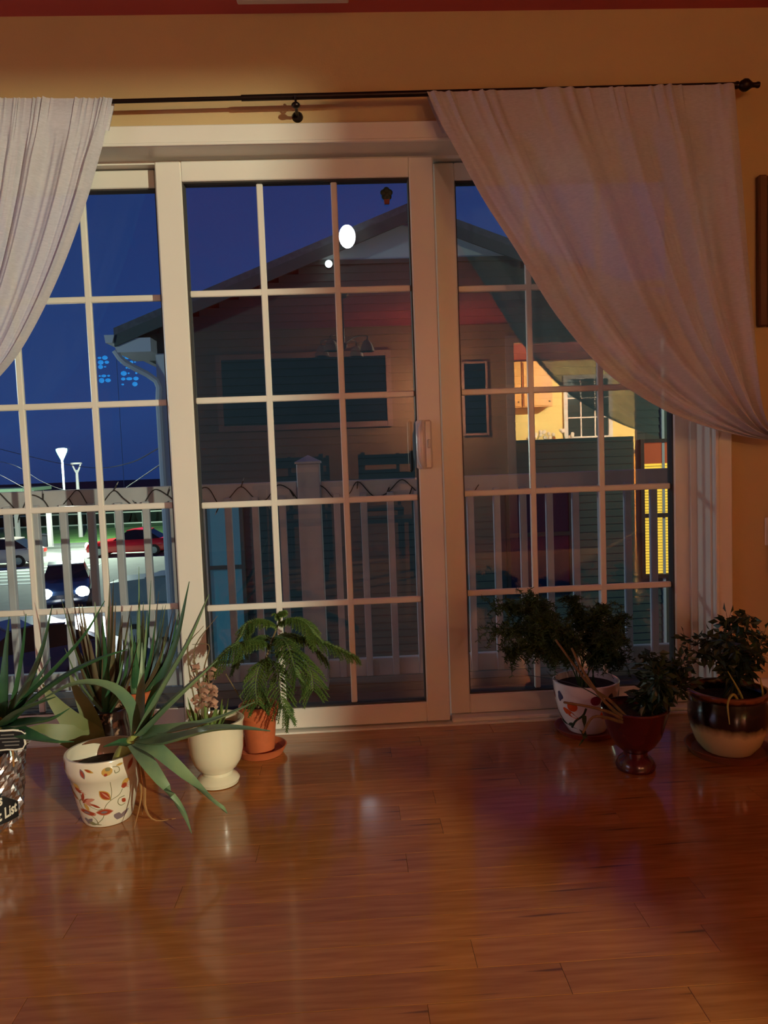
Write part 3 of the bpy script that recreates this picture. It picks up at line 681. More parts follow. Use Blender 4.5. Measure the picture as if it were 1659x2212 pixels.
for i, (tp_, Y, wd) in enumerate(tips):
    T = at(tp_[0], tp_[1], Y); a = crown + Vector(((T.x-crown.x)*0.12, (T.y-cc.y)*0.2, 0))
    mid = a.lerp(T, 0.5) + Vector(((T.x-a.x)*0.10, -0.01, -0.01)); leaf(crown, [a, mid, T], wd, 0.008, 12).build('leaf', M_aloe_b if i % 3 else M_aloe, cp, smooth=True)
rf = random.Random(21)
for i in range(20):
    T = at(rf.uniform(140, 300), rf.uniform(1300, 1440), rf.uniform(-.38, -.20)); a = crown + Vector(((T.x-crown.x)*0.15, (T.y-cc.y)*0.25, 0))
    leaf(crown, [a, a.lerp(T, 0.5)+Vector(((T.x-a.x)*0.14, 0, -0.012)), T], rf.uniform(.018, .026), 0.010, 12).build('leaf', (M_aloe_b, M_aloe_b, M_aloe_d)[i % 3], cp, smooth=True)
# broad agave-like leaves low on the left of that pot
for pp, wd in (([(205,1600,-.36),(170,1575,-.40),(120,1520,-.42),(92,1478,-.42)], .060), ([(200,1605,-.38),(150,1590,-.42),(100,1575,-.44),(62,1572,-.44)], .055), ([(210,1595,-.34),(190,1540,-.36),(165,1490,-.36),(150,1455,-.36)], .040)):
    leaf(crown, [at(*q) for q in pp], wd, 0.008, face=(0.1, -1, 0.55)).build('broad_leaf', mat('olive_broad_leaf', (104, 112, 62), 0.5, var=0.12, vscale=14), cp, smooth=True)

# ---- small terracotta pot behind with upright aloe
tcn_ = at(300, 1560, -0.17); tcn_.z = 0.0
tp2 = empty('potted_aloe', tcn_, 'upright green aloe in a small terracotta pot close to the door', 'plant')
prof = [(0.034, 0), (0.040, 0.001), (0.050, 0.15), (0.052, 0.18), (0.058, 0.181), (0.060, 0.215), (0.058, 0.217)]
pot_obj(tp2, tcn_, prof, 0.006, M_terra, 0.195)
crown = tcn_ + Vector((0, 0, 0.20))
tips = [((300,1224),-.20,.020),((326,1254),-.19,.020),((343,1277),-.17,.022),((318,1320),-.22,.020),((352,1308),-.14,.018),((374,1312),-.18,.020),((282,1330),-.17,.018),((335,1345),-.24,.022),((362,1352),-.24,.020),((310,1300),-.13,.020),((290,1372),-.24,.022),((385,1360),-.20,.020)]
for i, (tp_, Y, wd) in enumerate(tips):
    T = at(tp_[0], tp_[1], Y); a = crown + Vector(((T.x-crown.x)*0.12, (T.y-tcn_.y)*0.2, 0))
    mid = a.lerp(T, 0.5) + Vector(((T.x-a.x)*0.15, -0.008, 0)); leaf(crown, [a, mid, T], wd, 0.008, 12).build('leaf', (M_aloe, M_aloe_d, M_aloe_b)[i % 3], tp2, smooth=True)

rf = random.Random(22)
for i in range(18):
    T = at(rf.uniform(275, 392), rf.uniform(1300, 1440), rf.uniform(-.24, -.11)); a = crown + Vector(((T.x-crown.x)*0.15, (T.y-tcn_.y)*0.25, 0))
    leaf(crown, [a, a.lerp(T, 0.5)+Vector(((T.x-a.x)*0.14, 0, -0.012)), T], rf.uniform(.018, .024), 0.010, 12).build('leaf', (M_aloe_d, M_aloe, M_aloe_b)[i % 3], tp2, smooth=True)
# ---- white pedestal pot
wc = Vector((0.085, -0.415, 0.0))
wp = empty('potted_succulent', wc, 'small succulents and dried flowers in a cream footed ceramic pot', 'plant')
M_cream = pmat('cream_glazed_ceramic', (228, 216, 186), 0.16)
prof = [(0.050, 0), (0.060, 0.002), (0.063, 0.012), (0.056, 0.022), (0.045, 0.030), (0.044, 0.038), (0.058, 0.050), (0.070, 0.070), (0.077, 0.100), (0.079, 0.140), (0.080, 0.175), (0.084, 0.188), (0.082, 0.190)]
pot_obj(wp, wc, prof, 0.006, M_cream, 0.160)
crown = wc + Vector((-0.02, 0, 0.16)); rf = random.Random(11)
M_succ = mat('light_green_succulent', (104, 124, 60), 0.5, var=0.15, vscale=20)
for i in range(12):
    a = i*2.4; L = rf.uniform(0.05, 0.10); base = crown + Vector((0.03*math.cos(a), 0.03*math.sin(a), 0)); tip = base + Vector((0.4*L*math.cos(a), 0.4*L*math.sin(a), L))
    leaf(crown, [base, base.lerp(tip, 0.5)+Vector((0.006*math.cos(a), 0.006*math.sin(a), 0)), tip], 0.014, 0.006, 10).build('leaf', M_succ, wp, smooth=True)
M_petal = mat('dried_beige_petal', (176, 132, 108), 0.7, var=0.2, vscale=40)
for sx, (q0, q1, q2) in enumerate((((425,1570,-.42),(432,1500,-.40),(418,1425,-.38)), ((445,1565,-.40),(452,1500,-.38),(448,1440,-.37)))):
    P = spline([at(*q0), at(*q1), at(*q2)], 14); st = MB().tube(P, 0.0025, 6).build('flower_stem', M_stem, wp, smooth=True)
    for i in range(9):
        p = P[4+i]; 
        for k_ in range(2):
            a = rf.random()*6.28; L = 0.026; tip = p + Vector((L*math.cos(a), L*math.sin(a)*0.7, rf.uniform(-0.012, 0.004)))
            leaf(p, [p, p.lerp(tip, 0.5)+Vector((0, 0, 0.006)), tip], 0.022, 0.002, 7, 0.35).build('petal', M_petal, st, smooth=True)
for pp in ([(440,1560,-.40),(430,1470,-.38),(420,1400,-.36),(470,1330,-.34)], [(440,1560,-.40),(425,1480,-.38),(405,1400,-.36),(440,1352,-.34)], [(430,1560,-.42),(410,1460,-.40),(402,1380,-.40)], [(440,1550,-.40),(440,1450,-.36),(452,1395,-.34),(415,1392,-.33)]):
    MB().tube(spline([at(*q) for q in pp], 14), [0.0022]*8+[0.0018]*3+[0.0014, 0.001, 0.0007], 5).build('dry_twig', M_stem, wp, smooth=True)

# ---- terracotta pot on saucer with feathery young pine
nc = Vector((0.185, -0.205, 0.0))
MB().lathe(nc, [(0.055, 0), (0.070, 0.001), (0.082, 0.024), (0.084, 0.026), (0.080, 0.027), (0.072, 0.010), (0.02, 0.009)], 48).build('saucer', M_terra, smooth=True, loc=nc, label='terracotta saucer under the feathery pine pot', cat='saucer')
nb = nc + Vector((0, 0, 0.0105))
npt = empty('potted_pine', nb, 'feathery young pine in a terracotta pot beside the cream footed pot', 'plant')
prof = [(0.036, 0), (0.044, 0.001), (0.054, 0.105), (0.055, 0.112), (0.061, 0.113), (0.0635, 0.148), (0.061, 0.150)]
pot_obj(npt, nb, prof, 0.006, M_terra, 0.128)
def frond(parent, P3, branch_len, n_side, droop, mt, seed, name='frond', needle=0.007, nn=10, both=True):
    rf = random.Random(seed); P = spline(P3, 28); b = MB(); b.tube(P, [0.0026*(1-0.7*i/27)+0.0004 for i in range(28)], 5)
    for s_ in range(n_side):
        u = 0.10 + 0.90*s_/(n_side-1); i = min(26, int(u*27)); p = P[i].lerp(P[i+1], u*27-i); t = (P[i+1]-P[i]).normalized()
        sd = t.cross(Vector((0, 0, 1))); sd = sd.normalized() if sd.length > 0.05 else Vector((1, 0, 0))
        for sg in (-1, 1):
            L = branch_len*(math.sin(math.pi*min(1, 0.18+0.82*(1-u)))**0.6)*rf.uniform(0.8, 1.15)
            d = (sd*sg*0.8 + t*0.55 + Vector((0, 0, rf.uniform(-0.1, 0.2)))).normalized()
            Q = []
            for q in range(6):
                w_ = q/5; Q.append(p + d*(L*w_) + Vector((0, 0, -droop*L*w_*w_)))
            b.tube(Q, [0.0012]*5+[0.0006], 3, False)
            for q in range(nn):
                w_ = 0.12+0.88*q/nn; k_ = min(4, int(w_*5)); c = Q[k_].lerp(Q[k_+1], w_*5-k_); dt = (Q[k_+1]-Q[k_]).normalized()
                for z in range(4):
                    o1 = dt.orthogonal().normalized(); o1 = Matrix.Rotation(z*1.57+q*0.8, 3, dt) @ o1
                    tip = c + (o1*0.8 + dt*0.75)*needle; sdv = dt.cross(o1)*0.0018
                    b.add([c-sdv, c+sdv, tip], [(0, 1, 2)])
    return b.build(name, mt, parent, fix=False)
trunk = [nb + Vector((0, 0, 0.128)), at(556, 1500, -0.205), at(575, 1420, -0.20), at(606, 1335, -0.20)]
MB().tube(spline(trunk, 12), [0.006-0.0003*i for i in range(12)], 8).build('trunk', M_stem, npt, smooth=True)
FR = [([(585,1400,-.20),(555,1385,-.26),(505,1398,-.31),(451,1446,-.34)], .050, 18),
      ([(585,1395,-.20),(640,1378,-.22),(700,1388,-.23),(766,1418,-.23)], .040, 18),
      ([(580,1420,-.20),(600,1450,-.30),(605,1500,-.33),(624,1546,-.34)], .050, 15),
      ([(598,1360,-.20),(570,1340,-.25),(540,1345,-.28),(525,1372,-.30)], .042, 13),
      ([(600,1350,-.20),(630,1336,-.24),(660,1345,-.26),(680,1372,-.27)], .044, 13),
      ([(585,1410,-.20),(640,1410,-.28),(670,1450,-.32),(676,1490,-.33)], .050, 15),
      ([(580,1420,-.20),(560,1440,-.30),(552,1480,-.33),(556,1520,-.34)], .046, 13),
      ([(590,1385,-.20),(620,1370,-.14),(660,1380,-.10),(700,1420,-.09)], .046, 13),
      ([(590,1385,-.20),(560,1375,-.14),(530,1395,-.10),(510,1430,-.09)], .046, 13),
      ([(595,1375,-.20),(615,1385,-.30),(630,1420,-.36),(640,1460,-.37)], .050, 13),
      ([(604,1340,-.20),(600,1328,-.20),(612,1322,-.20)], .022, 7)]
for i, (pp, L, ns) in enumerate(FR): frond(npt, [at(*q) for q in pp], L*1.15, int(ns*1.4), 0.55, M_needle, 30+i, nn=13, needle=0.0095)
MB().tube(spline([nb+Vector((0, -0.01, 0.128)), at(528, 1519, -.24), at(487, 1455, -.28)], 8), 0.002, 6).build('bare_stem', M_stem, npt, smooth=True)

# ---- white pot with coloured dots and asparagus fern
dc = Vector((1.255, -0.165, 0.0))
Msau = mat('red_clay_saucer', (132, 58, 44), 0.45, var=0.1)
MB().lathe(dc, [(0.07, 0), (0.092, 0.001), (0.104, 0.018), (0.105, 0.020), (0.101, 0.020), (0.090, 0.009), (0.02, 0.008)], 48).build('saucer', Msau, smooth=True, loc=dc, label='red-brown saucer under the dotted white pot', cat='saucer')
db = dc + Vector((0, 0, 0.0095))
fn = empty('potted_fern', db, 'bushy asparagus fern in a white pot with orange and blue dots', 'plant')
prof = [(0.050, 0), (0.062, 0.001), (0.080, 0.03), (0.094, 0.07), (0.103, 0.115), (0.108, 0.165), (0.106, 0.167)]
pt = pot_obj(fn, db, prof, 0.006, pmat('white_glazed_ceramic', (226, 222, 224)), 0.145)
Md = [mat('dot_orange', (206, 84, 40), 0.25), mat('dot_blue_grey', (66, 72, 104), 0.25), mat('dot_magenta', (126, 36, 66), 0.25), mat('dot_leaf_green', (48, 66, 52), 0.25)]
blob, line = decal_set(db, prof, math.atan2(CAM.y-db.y, CAM.x-db.x), Md, pt, 'painted_dot', 'painted_stem')
for x0 in (0.0, 0.24, -0.24, 0.48):
    blob(x0-0.094, 0.125, 0.036, 0.020, 1.5, 1, 0.0006); blob(x0-0.045, 0.100, 0.034, 0.036, 1.3, 0, 0.0006, False)
    blob(x0+0.03, 0.125, 0.034, 0.030, 0.3, 2, 0.0006, False); blob(x0+0.06, 0.075, 0.036, 0.030, 0.7, 0, 0.0006, False); blob(x0+0.085, 0.13, 0.03, 0.022, 1.2, 1, 0.0006)
    line([(x0-0.05, 0.02), (x0-0.035, 0.05), (x0-0.01, 0.075), (x0+0.0, 0.10)], 0.007, 3); blob(x0-0.05, 0.035, 0.026, 0.013, 0.2, 3, 0.0008)
def plume(parent, P3, R_, n_br, seed, mt, dens=26):
    rf = random.Random(seed); P = spline(P3, 24); b = MB(); b.tube(P, [0.0024*(1-0.6*i/23) for i in range(24)], 5)
    for s_ in range(n_br):
        u = 0.35+0.65*rf.random(); i = min(22, int(u*23)); p = P[i].lerp(P[i+1], u*23-i)
        d = Vector((rf.gauss(0, 1), rf.gauss(0, 1), rf.gauss(0.15, 0.8))).normalized(); L = R_*rf.uniform(0.35, 1.0)*(1.15-0.5*abs(u-0.65))
        tip = p + d*L + Vector((0, 0, -0.25*L)); mid = p + d*L*0.5 + Vector((0, 0, 0.06*L))
        Q = spline([p, mid, tip], 6); b.tube(Q, [0.0009]*5+[0.0004], 3, False)
        for q in range(dens):
            w_ = 0.1+0.9*q/dens; k_ = min(4, int(w_*5)); c = Q[k_].lerp(Q[k_+1], w_*5-k_)
            e1 = Vector((rf.gauss(0, 1), rf.gauss(0, 1), rf.gauss(0, 1))).normalized(); tp_ = c + e1*rf.uniform(0.008, 0.016); sv = e1.orthogonal().normalized()*0.0015
            b.add([c-sv, c+sv, tp_+sv*0.6, tp_-sv*0.6], [(0, 1, 2, 3)])
    return b.build('plume', mt, parent, fix=False)
s0 = db + Vector((0, 0, 0.148))
PL = [([(1230,1400,-.20),(1150,1330,-.24),(1060,1310,-.26)], .055), ([(1230,1410,-.22),(1160,1370,-.30),(1070,1365,-.34)], .055), ([(1240,1400,-.18),(1180,1320,-.20),(1130,1295,-.22)], .050),
      ([(1220,1420,-.24),(1150,1400,-.32),(1090,1420,-.36)], .045), ([(1260,1400,-.16),(1250,1330,-.14),(1230,1290,-.13)], .040), ([(1280,1400,-.17),(1290,1340,-.17),(1310,1310,-.18)], .050),
      ([(1290,1410,-.18),(1320,1360,-.20),(1345,1335,-.22)], .045), ([(1290,1420,-.20),(1310,1390,-.28),(1320,1380,-.32)], .055), ([(1250,1410,-.22),(1200,1360,-.30),(1150,1340,-.36)], .055), ([(1270,1410,-.14),(1300,1370,-.12),(1350,1390,-.11)], .045),
      ([(1280,1430,-.18),(1310,1420,-.24),(1345,1430,-.28)], .045), ([(1230,1420,-.20),(1190,1410,-.22),(1150,1385,-.2)], .05)]
for i, (pp, R_) in enumerate(PL): plume(fn, [s0 + Vector((random.uniform(-.03, .03), random.uniform(-.03, .03), 0))] + [at(*q) for q in pp], R_*1.3, 105, 60+i, M_fern)

# ---- maroon urn
uc = Vector((1.302, -0.475, 0.0))
ur = empty('potted_shrub', uc, 'leggy dark shrub in a maroon footed urn in front of the dotted pot', 'plant')
prof = [(0.045, 0), (0.054, 0.001), (0.057, 0.012), (0.048, 0.030), (0.034, 0.042), (0.034, 0.052), (0.055, 0.070), (0.074, 0.100), (0.084, 0.135), (0.092, 0.165), (0.097, 0.180), (0.095, 0.184)]
pot_obj(ur, uc, prof, 0.006, pmat('maroon_glaze', (72, 20, 26), 0.25, var=0.15, vscale=20), 0.162)
u0 = uc + Vector((0, 0, 0.162))
ST = [[(1362,1556,-.50),(1320,1515,-.52),(1272,1478,-.54),(1200,1382,-.54)], [(1360,1556,-.52),(1310,1520,-.58),(1260,1450,-.60),(1235,1400,-.6)], [(1352,1556,-.52),(1320,1540,-.60),(1280,1528,-.62),(1218,1517,-.64)], [(1350,1560,-.53),(1310,1550,-.60),(1280,1550,-.63),(1258,1585,-.65)]]
for pp in ST: MB().tube(spline([u0+Vector((0.01, -0.01, -0.005))]+[at(*q) for q in pp], 16), [0.006-0.0002*i for i in range(16)], 7).build('branch', M_stem, ur, smooth=True)
def leafy(parent, P3, n_leaf, size, seed, mt, spread=0.03, name='leafy_branch'):
    rf = random.Random(seed); P = spline(P3, 20); b = MB(); b.tube(P, [0.003*(1-0.6*i/19) for i in range(20)], 5)
    for s_ in range(n_leaf):
        u = 0.25+0.75*rf.random(); i = min(18, int(u*19)); p = P[i].lerp(P[i+1], u*19-i)
        d = Vector((rf.gauss(0, 1), rf.gauss(0, 1), rf.gauss(0.1, 0.7))).normalized(); st = p + d*spread*rf.random()
        L = size*rf.uniform(0.7, 1.2); tip = st + (d+Vector((0, 0, -0.3))).normalized()*L; sd = d.orthogonal().normalized(); sd = Matrix.Rotation(rf.random()*6.28, 3, d) @ sd
        mid = st.lerp(tip, 0.45); nrm = sd.cross(d)*0.12*L
        b.add([p, st, mid+sd*L*0.28+nrm, tip, mid-sd*L*0.28+nrm, mid], [(1, 2, 5), (2, 3, 5), (3, 4, 5), (4, 1, 5)])
        b.tube([p, st], 0.0007, 3, False)
    return b.build(name, mt, parent, fix=False)
for i, pp in enumerate(([(1400,1500,-.48),(1420,1450,-.50),(1400,1415,-.50)], [(1410,1510,-.48),(1450,1460,-.52),(1480,1425,-.54)], [(1410,1520,-.46),(1450,1490,-.54),(1480,1480,-.58)], [(1400,1500,-.46),(1430,1470,-.42),(1450,1430,-.40)], [(1400,1510,-.5),(1420,1480,-.60),(1425,1460,-.62)])):
    leafy(ur, [u0+Vector((0.01, 0, -0.004))]+[at(*q) for q in pp], 130, 0.030, 90+i, M_leafd, 0.042)
for pp, wd in (([(1355,1556,-.52),(1300,1510,-.56),(1230,1475,-.58),(1107,1453,-.6)], .012), ([(1256,1578,-.64),(1262,1592,-.66),(1250,1612,-.66)], .016), ([(1262,1545,-.62),(1262,1570,-.64),(1270,1600,-.64)], .012)):
    leaf(u0, [at(*q) for q in pp], wd, 0.003, 10).build('long_leaf', M_leafd, ur, smooth=True)

# ---- two tone glazed pot at the right edge
gc = Vector((1.615, -0.400, 0.0))
MB().lathe(gc, [(0.08, 0), (0.108, 0.001), (0.122, 0.022), (0.124, 0.025), (0.119, 0.025), (0.104, 0.010), (0.02, 0.009)], 48).build('saucer', mat('brown_clay_saucer', (120, 66, 38), 0.5, var=0.1), smooth=True, loc=gc, label='wide brown clay saucer under the two-tone glazed pot', cat='saucer')
gb = gc + Vector((0, 0, 0.0105))
gp = empty('potted_shrub', gb, 'leafy dark shrub in a black-over-cream glazed pot at the right edge', 'plant')
M_two = mat('black_over_cream_glaze', (196, 172, 124), 0.2, coat=0.5)
t = M_two.node_tree; p_ = t.nodes['Principled BSDF']; g_ = t.nodes.new('ShaderNodeTexCoord'); sp = t.nodes.new('ShaderNodeSeparateXYZ'); rr = t.nodes.new('ShaderNodeValToRGB'); nn_ = t.nodes.new('ShaderNodeTexNoise'); nn_.inputs['Scale'].default_value = 30; md = t.nodes.new('ShaderNodeMath'); md.operation = 'MULTIPLY_ADD'; md.inputs[1].default_value = 0.03
t.links.new(g_.outputs['Object'], sp.inputs[0]); t.links.new(g_.outputs['Object'], nn_.inputs['Vector']); t.links.new(nn_.outputs['Fac'], md.inputs[0]); t.links.new(sp.outputs['Z'], md.inputs[2]); t.links.new(md.outputs[0], rr.inputs['Fac']); t.links.new(rr.outputs['Color'], p_.inputs['Base Color'])
rr.color_ramp.elements[0].position = 0.082; rr.color_ramp.elements[0].color = (*lin((200, 176, 128)), 1); rr.color_ramp.elements[1].position = 0.112; rr.color_ramp.elements[1].color = (*lin((24, 16, 18)), 1)
kk = rr.color_ramp.elements.new(0.188); kk.color = (*lin((30, 20, 20)), 1); kk = rr.color_ramp.elements.new(0.194); kk.color = (*lin((128, 74, 46)), 1)
prof = [(0.060, 0), (0.072, 0.001), (0.095, 0.03), (0.108, 0.07), (0.114, 0.11), (0.113, 0.150), (0.110, 0.166), (0.117, 0.176), (0.117, 0.186), (0.113, 0.188)]
pot_obj(gp, gb, prof, 0.007, M_two, 0.155)
g0 = gb + Vector((0, 0, 0.155))
for i, pp in enumerate(([(1570,1450,-.40),(1540,1400,-.38),(1480,1385,-.36)], [(1590,1440,-.40),(1580,1370,-.40),(1570,1340,-.40)], [(1600,1440,-.42),(1610,1370,-.44),(1620,1330,-.44)], [(1590,1450,-.44),(1550,1420,-.48),(1500,1410,-.50)], [(1610,1450,-.38),(1640,1400,-.36),(1650,1370,-.36)], [(1600,1450,-.46),(1590,1400,-.52),(1560,1380,-.54)], [(1590,1450,-.36),(1560,1400,-.30),(1530,1370,-.28)], [(1600,1450,-.40),(1620,1420,-.48),(1645,1410,-.5)])):
    leafy(gp, [g0+Vector((random.uniform(-.02, .02), random.uniform(-.02, .02), -0.004))]+[at(*q) for q in pp], 95, 0.031, 120+i, M_leafd, 0.036)
for pp in ([(1612,1540,-.46),(1600,1500,-.48),(1572,1450,-.48)], [(1600,1525,-.48),(1585,1500,-.52),(1572,1520,-.53),(1576,1565,-.54)], [(1645,1535,-.44),(1648,1500,-.46),(1642,1465,-.46)]):
    MB().tube(spline([at(*q) for q in pp], 12), [0.004]*6+[0.0035, 0.003, 0.0028, 0.0025, 0.002, 0.0015], 6).build('bare_stem', M_pale, gp, smooth=True)

# ------------------------------------------------------------------ deck and railing
DZ = -0.215
dk = empty('deck_floor', (0.5, 0.7, DZ), 'weathered plank deck floor outside the sliding door', 'deck', kind='structure')
M_deck = mat('weathered_deck_board', (112, 92, 80), 0.75, var=0.15, vscale=6, stretch=(1, 10, 10))
for i in range(9): MB().box(-2.4, 4.2, 0.135+i*0.135, 0.135+i*0.135+0.130, DZ-0.03, DZ, 0.004).build('deck_board', M_deck, dk)
MB().box(-2.4, 4.2, 0.12, 1.36, DZ-0.25, DZ-0.031).build('deck_frame', M_deck, dk)
MB().box(XL, XR, Y1+0.0, Y1+0.012, DZ-0.3, -0.05).build('wall_outer_skirt', M_ext, label='pale skirting board below the door on the deck side', cat='wall', kind='structure')
RYL = 1.23
rl = empty('deck_railing', (0.5, RYL, DZ), 'grey-white wooden deck railing with square balusters outside the door', 'railing')
b = MB(); b.box(-2.4, 0.24, RYL-0.02, RYL+0.02, 0.728, 0.830, 0.004); b.build('top_rail', M_ext, rl)
b = MB(); b.box(0.36, 4.2, RYL-0.02, RYL+0.02, 0.722, 0.824, 0.004); b.build('top_rail', M_ext, rl)
MB().box(-2.4, 0.24, RYL-0.019, RYL+0.019, -0.175, -0.085, 0.004).build('bottom_rail', M_ext, rl)
MB().box(0.36, 4.2, RYL-0.019, RYL+0.019, -0.175, -0.085, 0.004).build('bottom_rail', M_ext, rl)
xs = [0.435+0.1333*i for i in range(28)] + [0.165-0.1335*i for i in range(19)]
for x in xs: MB().box(x-0.0165, x+0.0165, RYL-0.055, RYL-0.0205, -0.165, 0.76, 0.003).build('baluster', M_ext, rl)
po = MB().box(0.243, 0.357, RYL-0.057, RYL+0.057, DZ, 0.915, 0.004).build('post', M_ext, rl)
MB().add([(0.236, RYL-0.064, 0.915), (0.364, RYL-0.064, 0.915), (0.364, RYL+0.064, 0.915), (0.236, RYL+0.064, 0.915), (0.236, RYL-0.064, 0.925), (0.364, RYL-0.064, 0.925), (0.364, RYL+0.064, 0.925), (0.236, RYL+0.064, 0.925), (0.30, RYL, 0.958)],
         [(0,3,2,1),(0,1,5,4),(1,2,6,5),(2,3,7,6),(3,0,4,7),(4,5,8),(5,6,8),(6,7,8),(7,4,8)]).build('post_cap', M_ext, po)
# string light cord wound round the rail
rs = random.Random(5)
sl = empty('string_light', (-0.3, RYL-0.06, 0.70), 'thin dark string-light cord looped along the railing top', 'string light')
M_cord = mat('dark_green_cord', (52, 50, 42), 0.7)
pts = []
x = -1.5; i = 0
while x < 1.2:
    pts.append((x, RYL-0.032 if i % 2 else RYL-0.028, 0.775 + 0.05*math.sin(i*1.9) + rs.uniform(-0.012, 0.012)))
    x += rs.uniform(0.045, 0.075); i += 1
MB().tube(spline(pts, 220), 0.0026, 5).build('cord', M_cord, sl, smooth=True)
M_bulb = mat('unlit_clear_bulb', (196, 196, 186), 0.2)
for i in range(2, len(pts)-1, 2):
    p = Vector(pts[i]); q = p + Vector((rs.uniform(-0.02, 0.02), -0.006, rs.choice((-0.035, 0.03))))
    sk = MB().tube([p, q], [0.003, 0.0032], 6).build('socket', M_cord, sl)
    MB().tube([q, q+(q-p).normalized()*0.016], [0.0028, 0.001], 6).build('bulb', M_bulb, sk)

# ------------------------------------------------------------------ neighbouring house
HY = 9.0; PX, PZ, SL = 1.53, 4.46, 0.385
ho = empty('house', (1.5, HY, -4.0), 'dark green clapboard house with a pale gable beyond the deck', 'house')
M_sid = mat('dark_green_clapboard', (72, 88, 80), 0.7, var=0.06, vscale=2)
M_pedi = mat('pale_gable_siding', (206, 214, 212), 0.7, var=0.05, vscale=2)
M_htrim = mat('white_house_trim', (206, 212, 208), 0.6)
M_shin = mat('grey_roof_shingle', (92, 100, 100), 0.85, var=0.2, vscale=14)
def zroof(x): return PZ - SL*abs(x-PX)
WX0, WX1 = -2.27, 5.33
b = MB(); z = -4.0; bh = 0.115
while z < 3.86:                                       # clapboards, one wedge per course
    z1 = min(z+bh, 3.86); lim = PX-(PZ-z1)/SL; x0, x1 = max(WX0, lim), min(WX1, 2*PX-lim)
    if x1 > x0: b.add([(x0,HY-0.018,z),(x1,HY-0.018,z),(x1,HY-0.004,z1),(x0,HY-0.004,z1),(x0,HY+0.05,z),(x1,HY+0.05,z),(x1,HY+0.05,z1),(x0,HY+0.05,z1)], [(0,1,2,3),(4,7,6,5),(0,4,5,1),(3,2,6,7),(0,3,7,4),(1,5,6,2)])
    z = z1
b.build('siding', M_sid, ho, kind='stuff')
MB().prism([(PX-(PZ-3.86)/SL, 3.86), (PX+(PZ-3.86)/SL, 3.86), (PX, PZ)], 'y', HY-0.03, HY+0.05).build('gable_panel', M_pedi, ho)
MB().box(PX-(PZ-3.86)/SL-0.1, PX+(PZ-3.86)/SL+0.1, HY-0.07, HY+0.0, 3.82, 3.88).build('gable_band', M_sid, ho)
MB().box(WX0, WX1, HY+0.06, HY+9, -4.0, 2.9).build('body', M_sid, ho)
OVL = 4.30
for s_ in (-1, 1):
    xe = PX + s_*OVL
    MB().prism([(PX, PZ+0.02), (xe, zroof(xe)+0.02), (xe, zroof(xe)+0.12), (PX, PZ+0.12)], 'y', HY-0.42, HY+9).build('roof_slope', M_shin, ho)
    MB().prism([(PX, PZ-0.14), (xe, zroof(xe)-0.14), (xe, zroof(xe)+0.02), (PX, PZ+0.02)], 'y', HY-0.42, HY-0.38).build('rake_board', M_sid, ho)
    MB().box(min(WX0 if s_ < 0 else WX1, xe), max(WX0 if s_ < 0 else WX1, xe), HY-0.38, HY+0.6, zroof(xe)-0.22, zroof(xe)-0.02).build('cornice_return', M_htrim, ho)
    xg = xe + s_*0.06; MB().prism([(xg-0.07, zroof(xe)+0.02), (xg-0.055, zroof(xe)-0.09), (xg+0.04, zroof(xe)-0.09), (xg+0.07, zroof(xe)+0.02)], 'y', HY-0.45, HY+9).build('gutter', M_htrim, ho)
for x in (WX0, WX1): MB().box(x-0.02, x+0.16 if x < 0 else x+0.02, HY-0.045, HY+0.05, -4.0, 2.6).build('corner_board', M_htrim, ho)
MB().tube(spline([(PX-OVL-0.02, HY-0.35, 2.62), (PX-OVL+0.10, HY-0.30, 2.45), (WX0-0.02, HY-0.10, 2.20), (WX0+0.0, HY-0.10, 1.9)], 10)+[Vector((WX0, HY-0.10, -3.8))], 0.045, 8).build('downspout', M_htrim, ho, smooth=True)
def sash_window(x0, x1, z0, z1, mid, glassm, framem, name='window', blind=None, top=None):
    f = MB(); t_ = 0.055
    for (a, b_, c, d) in ((x0-t_, x0, z0-t_, z1+t_), (x1, x1+t_, z0-t_, z1+t_), (x0, x1, z0-t_, z0), (x0, x1, z1, z1+t_), (x0, x1, mid-0.03, mid+0.03)): f.box(a, b_, HY-0.075, HY-0.019, c, d)
    fo_ = f.build(name, framem, ho)
    MB().box(x0, x1, HY-0.040, HY-0.034, z0, mid-0.03).build('pane', glassm, fo_)
    MB().box(x0, x1, HY-0.045, HY-0.039, mid+0.03, z1).build('pane', glassm, fo_)
    if blind:
        bb = MB(); z = z0+0.01
        while z < z1-0.01: bb.add([(x0, HY-0.026, z), (x1, HY-0.026, z), (x1, HY-0.020, z+0.036), (x0, HY-0.020, z+0.036), (x0, HY-0.024, z), (x1, HY-0.024, z), (x1, HY-0.018, z+0.036), (x0, HY-0.018, z+0.036)], [(0,1,2,3),(7,6,5,4),(0,4,5,1),(3,2,6,7)]); z += 0.044
        bb.build('blind', blind, fo_, fix=False)
    if top: MB().box(x0, x1, HY-0.032, HY-0.028, top[0], top[1]).build('valance', top[2], fo_)
    return fo_
M_dfr = mat('dark_window_frame', (38, 40, 40), 0.6)
M_lit = mat('lamp_lit_yellow_blind', (246, 204, 66), 0.7, emit=1.0)
M_or = mat('lamp_lit_orange_valance', (206, 96, 40), 0.7, emit=0.30)
g2 = glass_mat('neighbour_glass', refl=0.05)
sash_window(5.02, 5.82, -1.02, 1.02, -0.10, g2, M_dfr, blind=M_lit, top=(0.70, 1.02, M_or))
M_dkgl = mat('unlit_window_glass', (16, 24, 44), 0.15)
sash_window(2.92, 3.84, -1.18, 0.55, -0.32, M_dkgl, M_dfr)
sash_window(-1.66, -1.18, -2.05, 0.40, -0.62, mat('teal_curtained_glass', (84, 148, 160), 0.4, emit=0.10), M_sid)
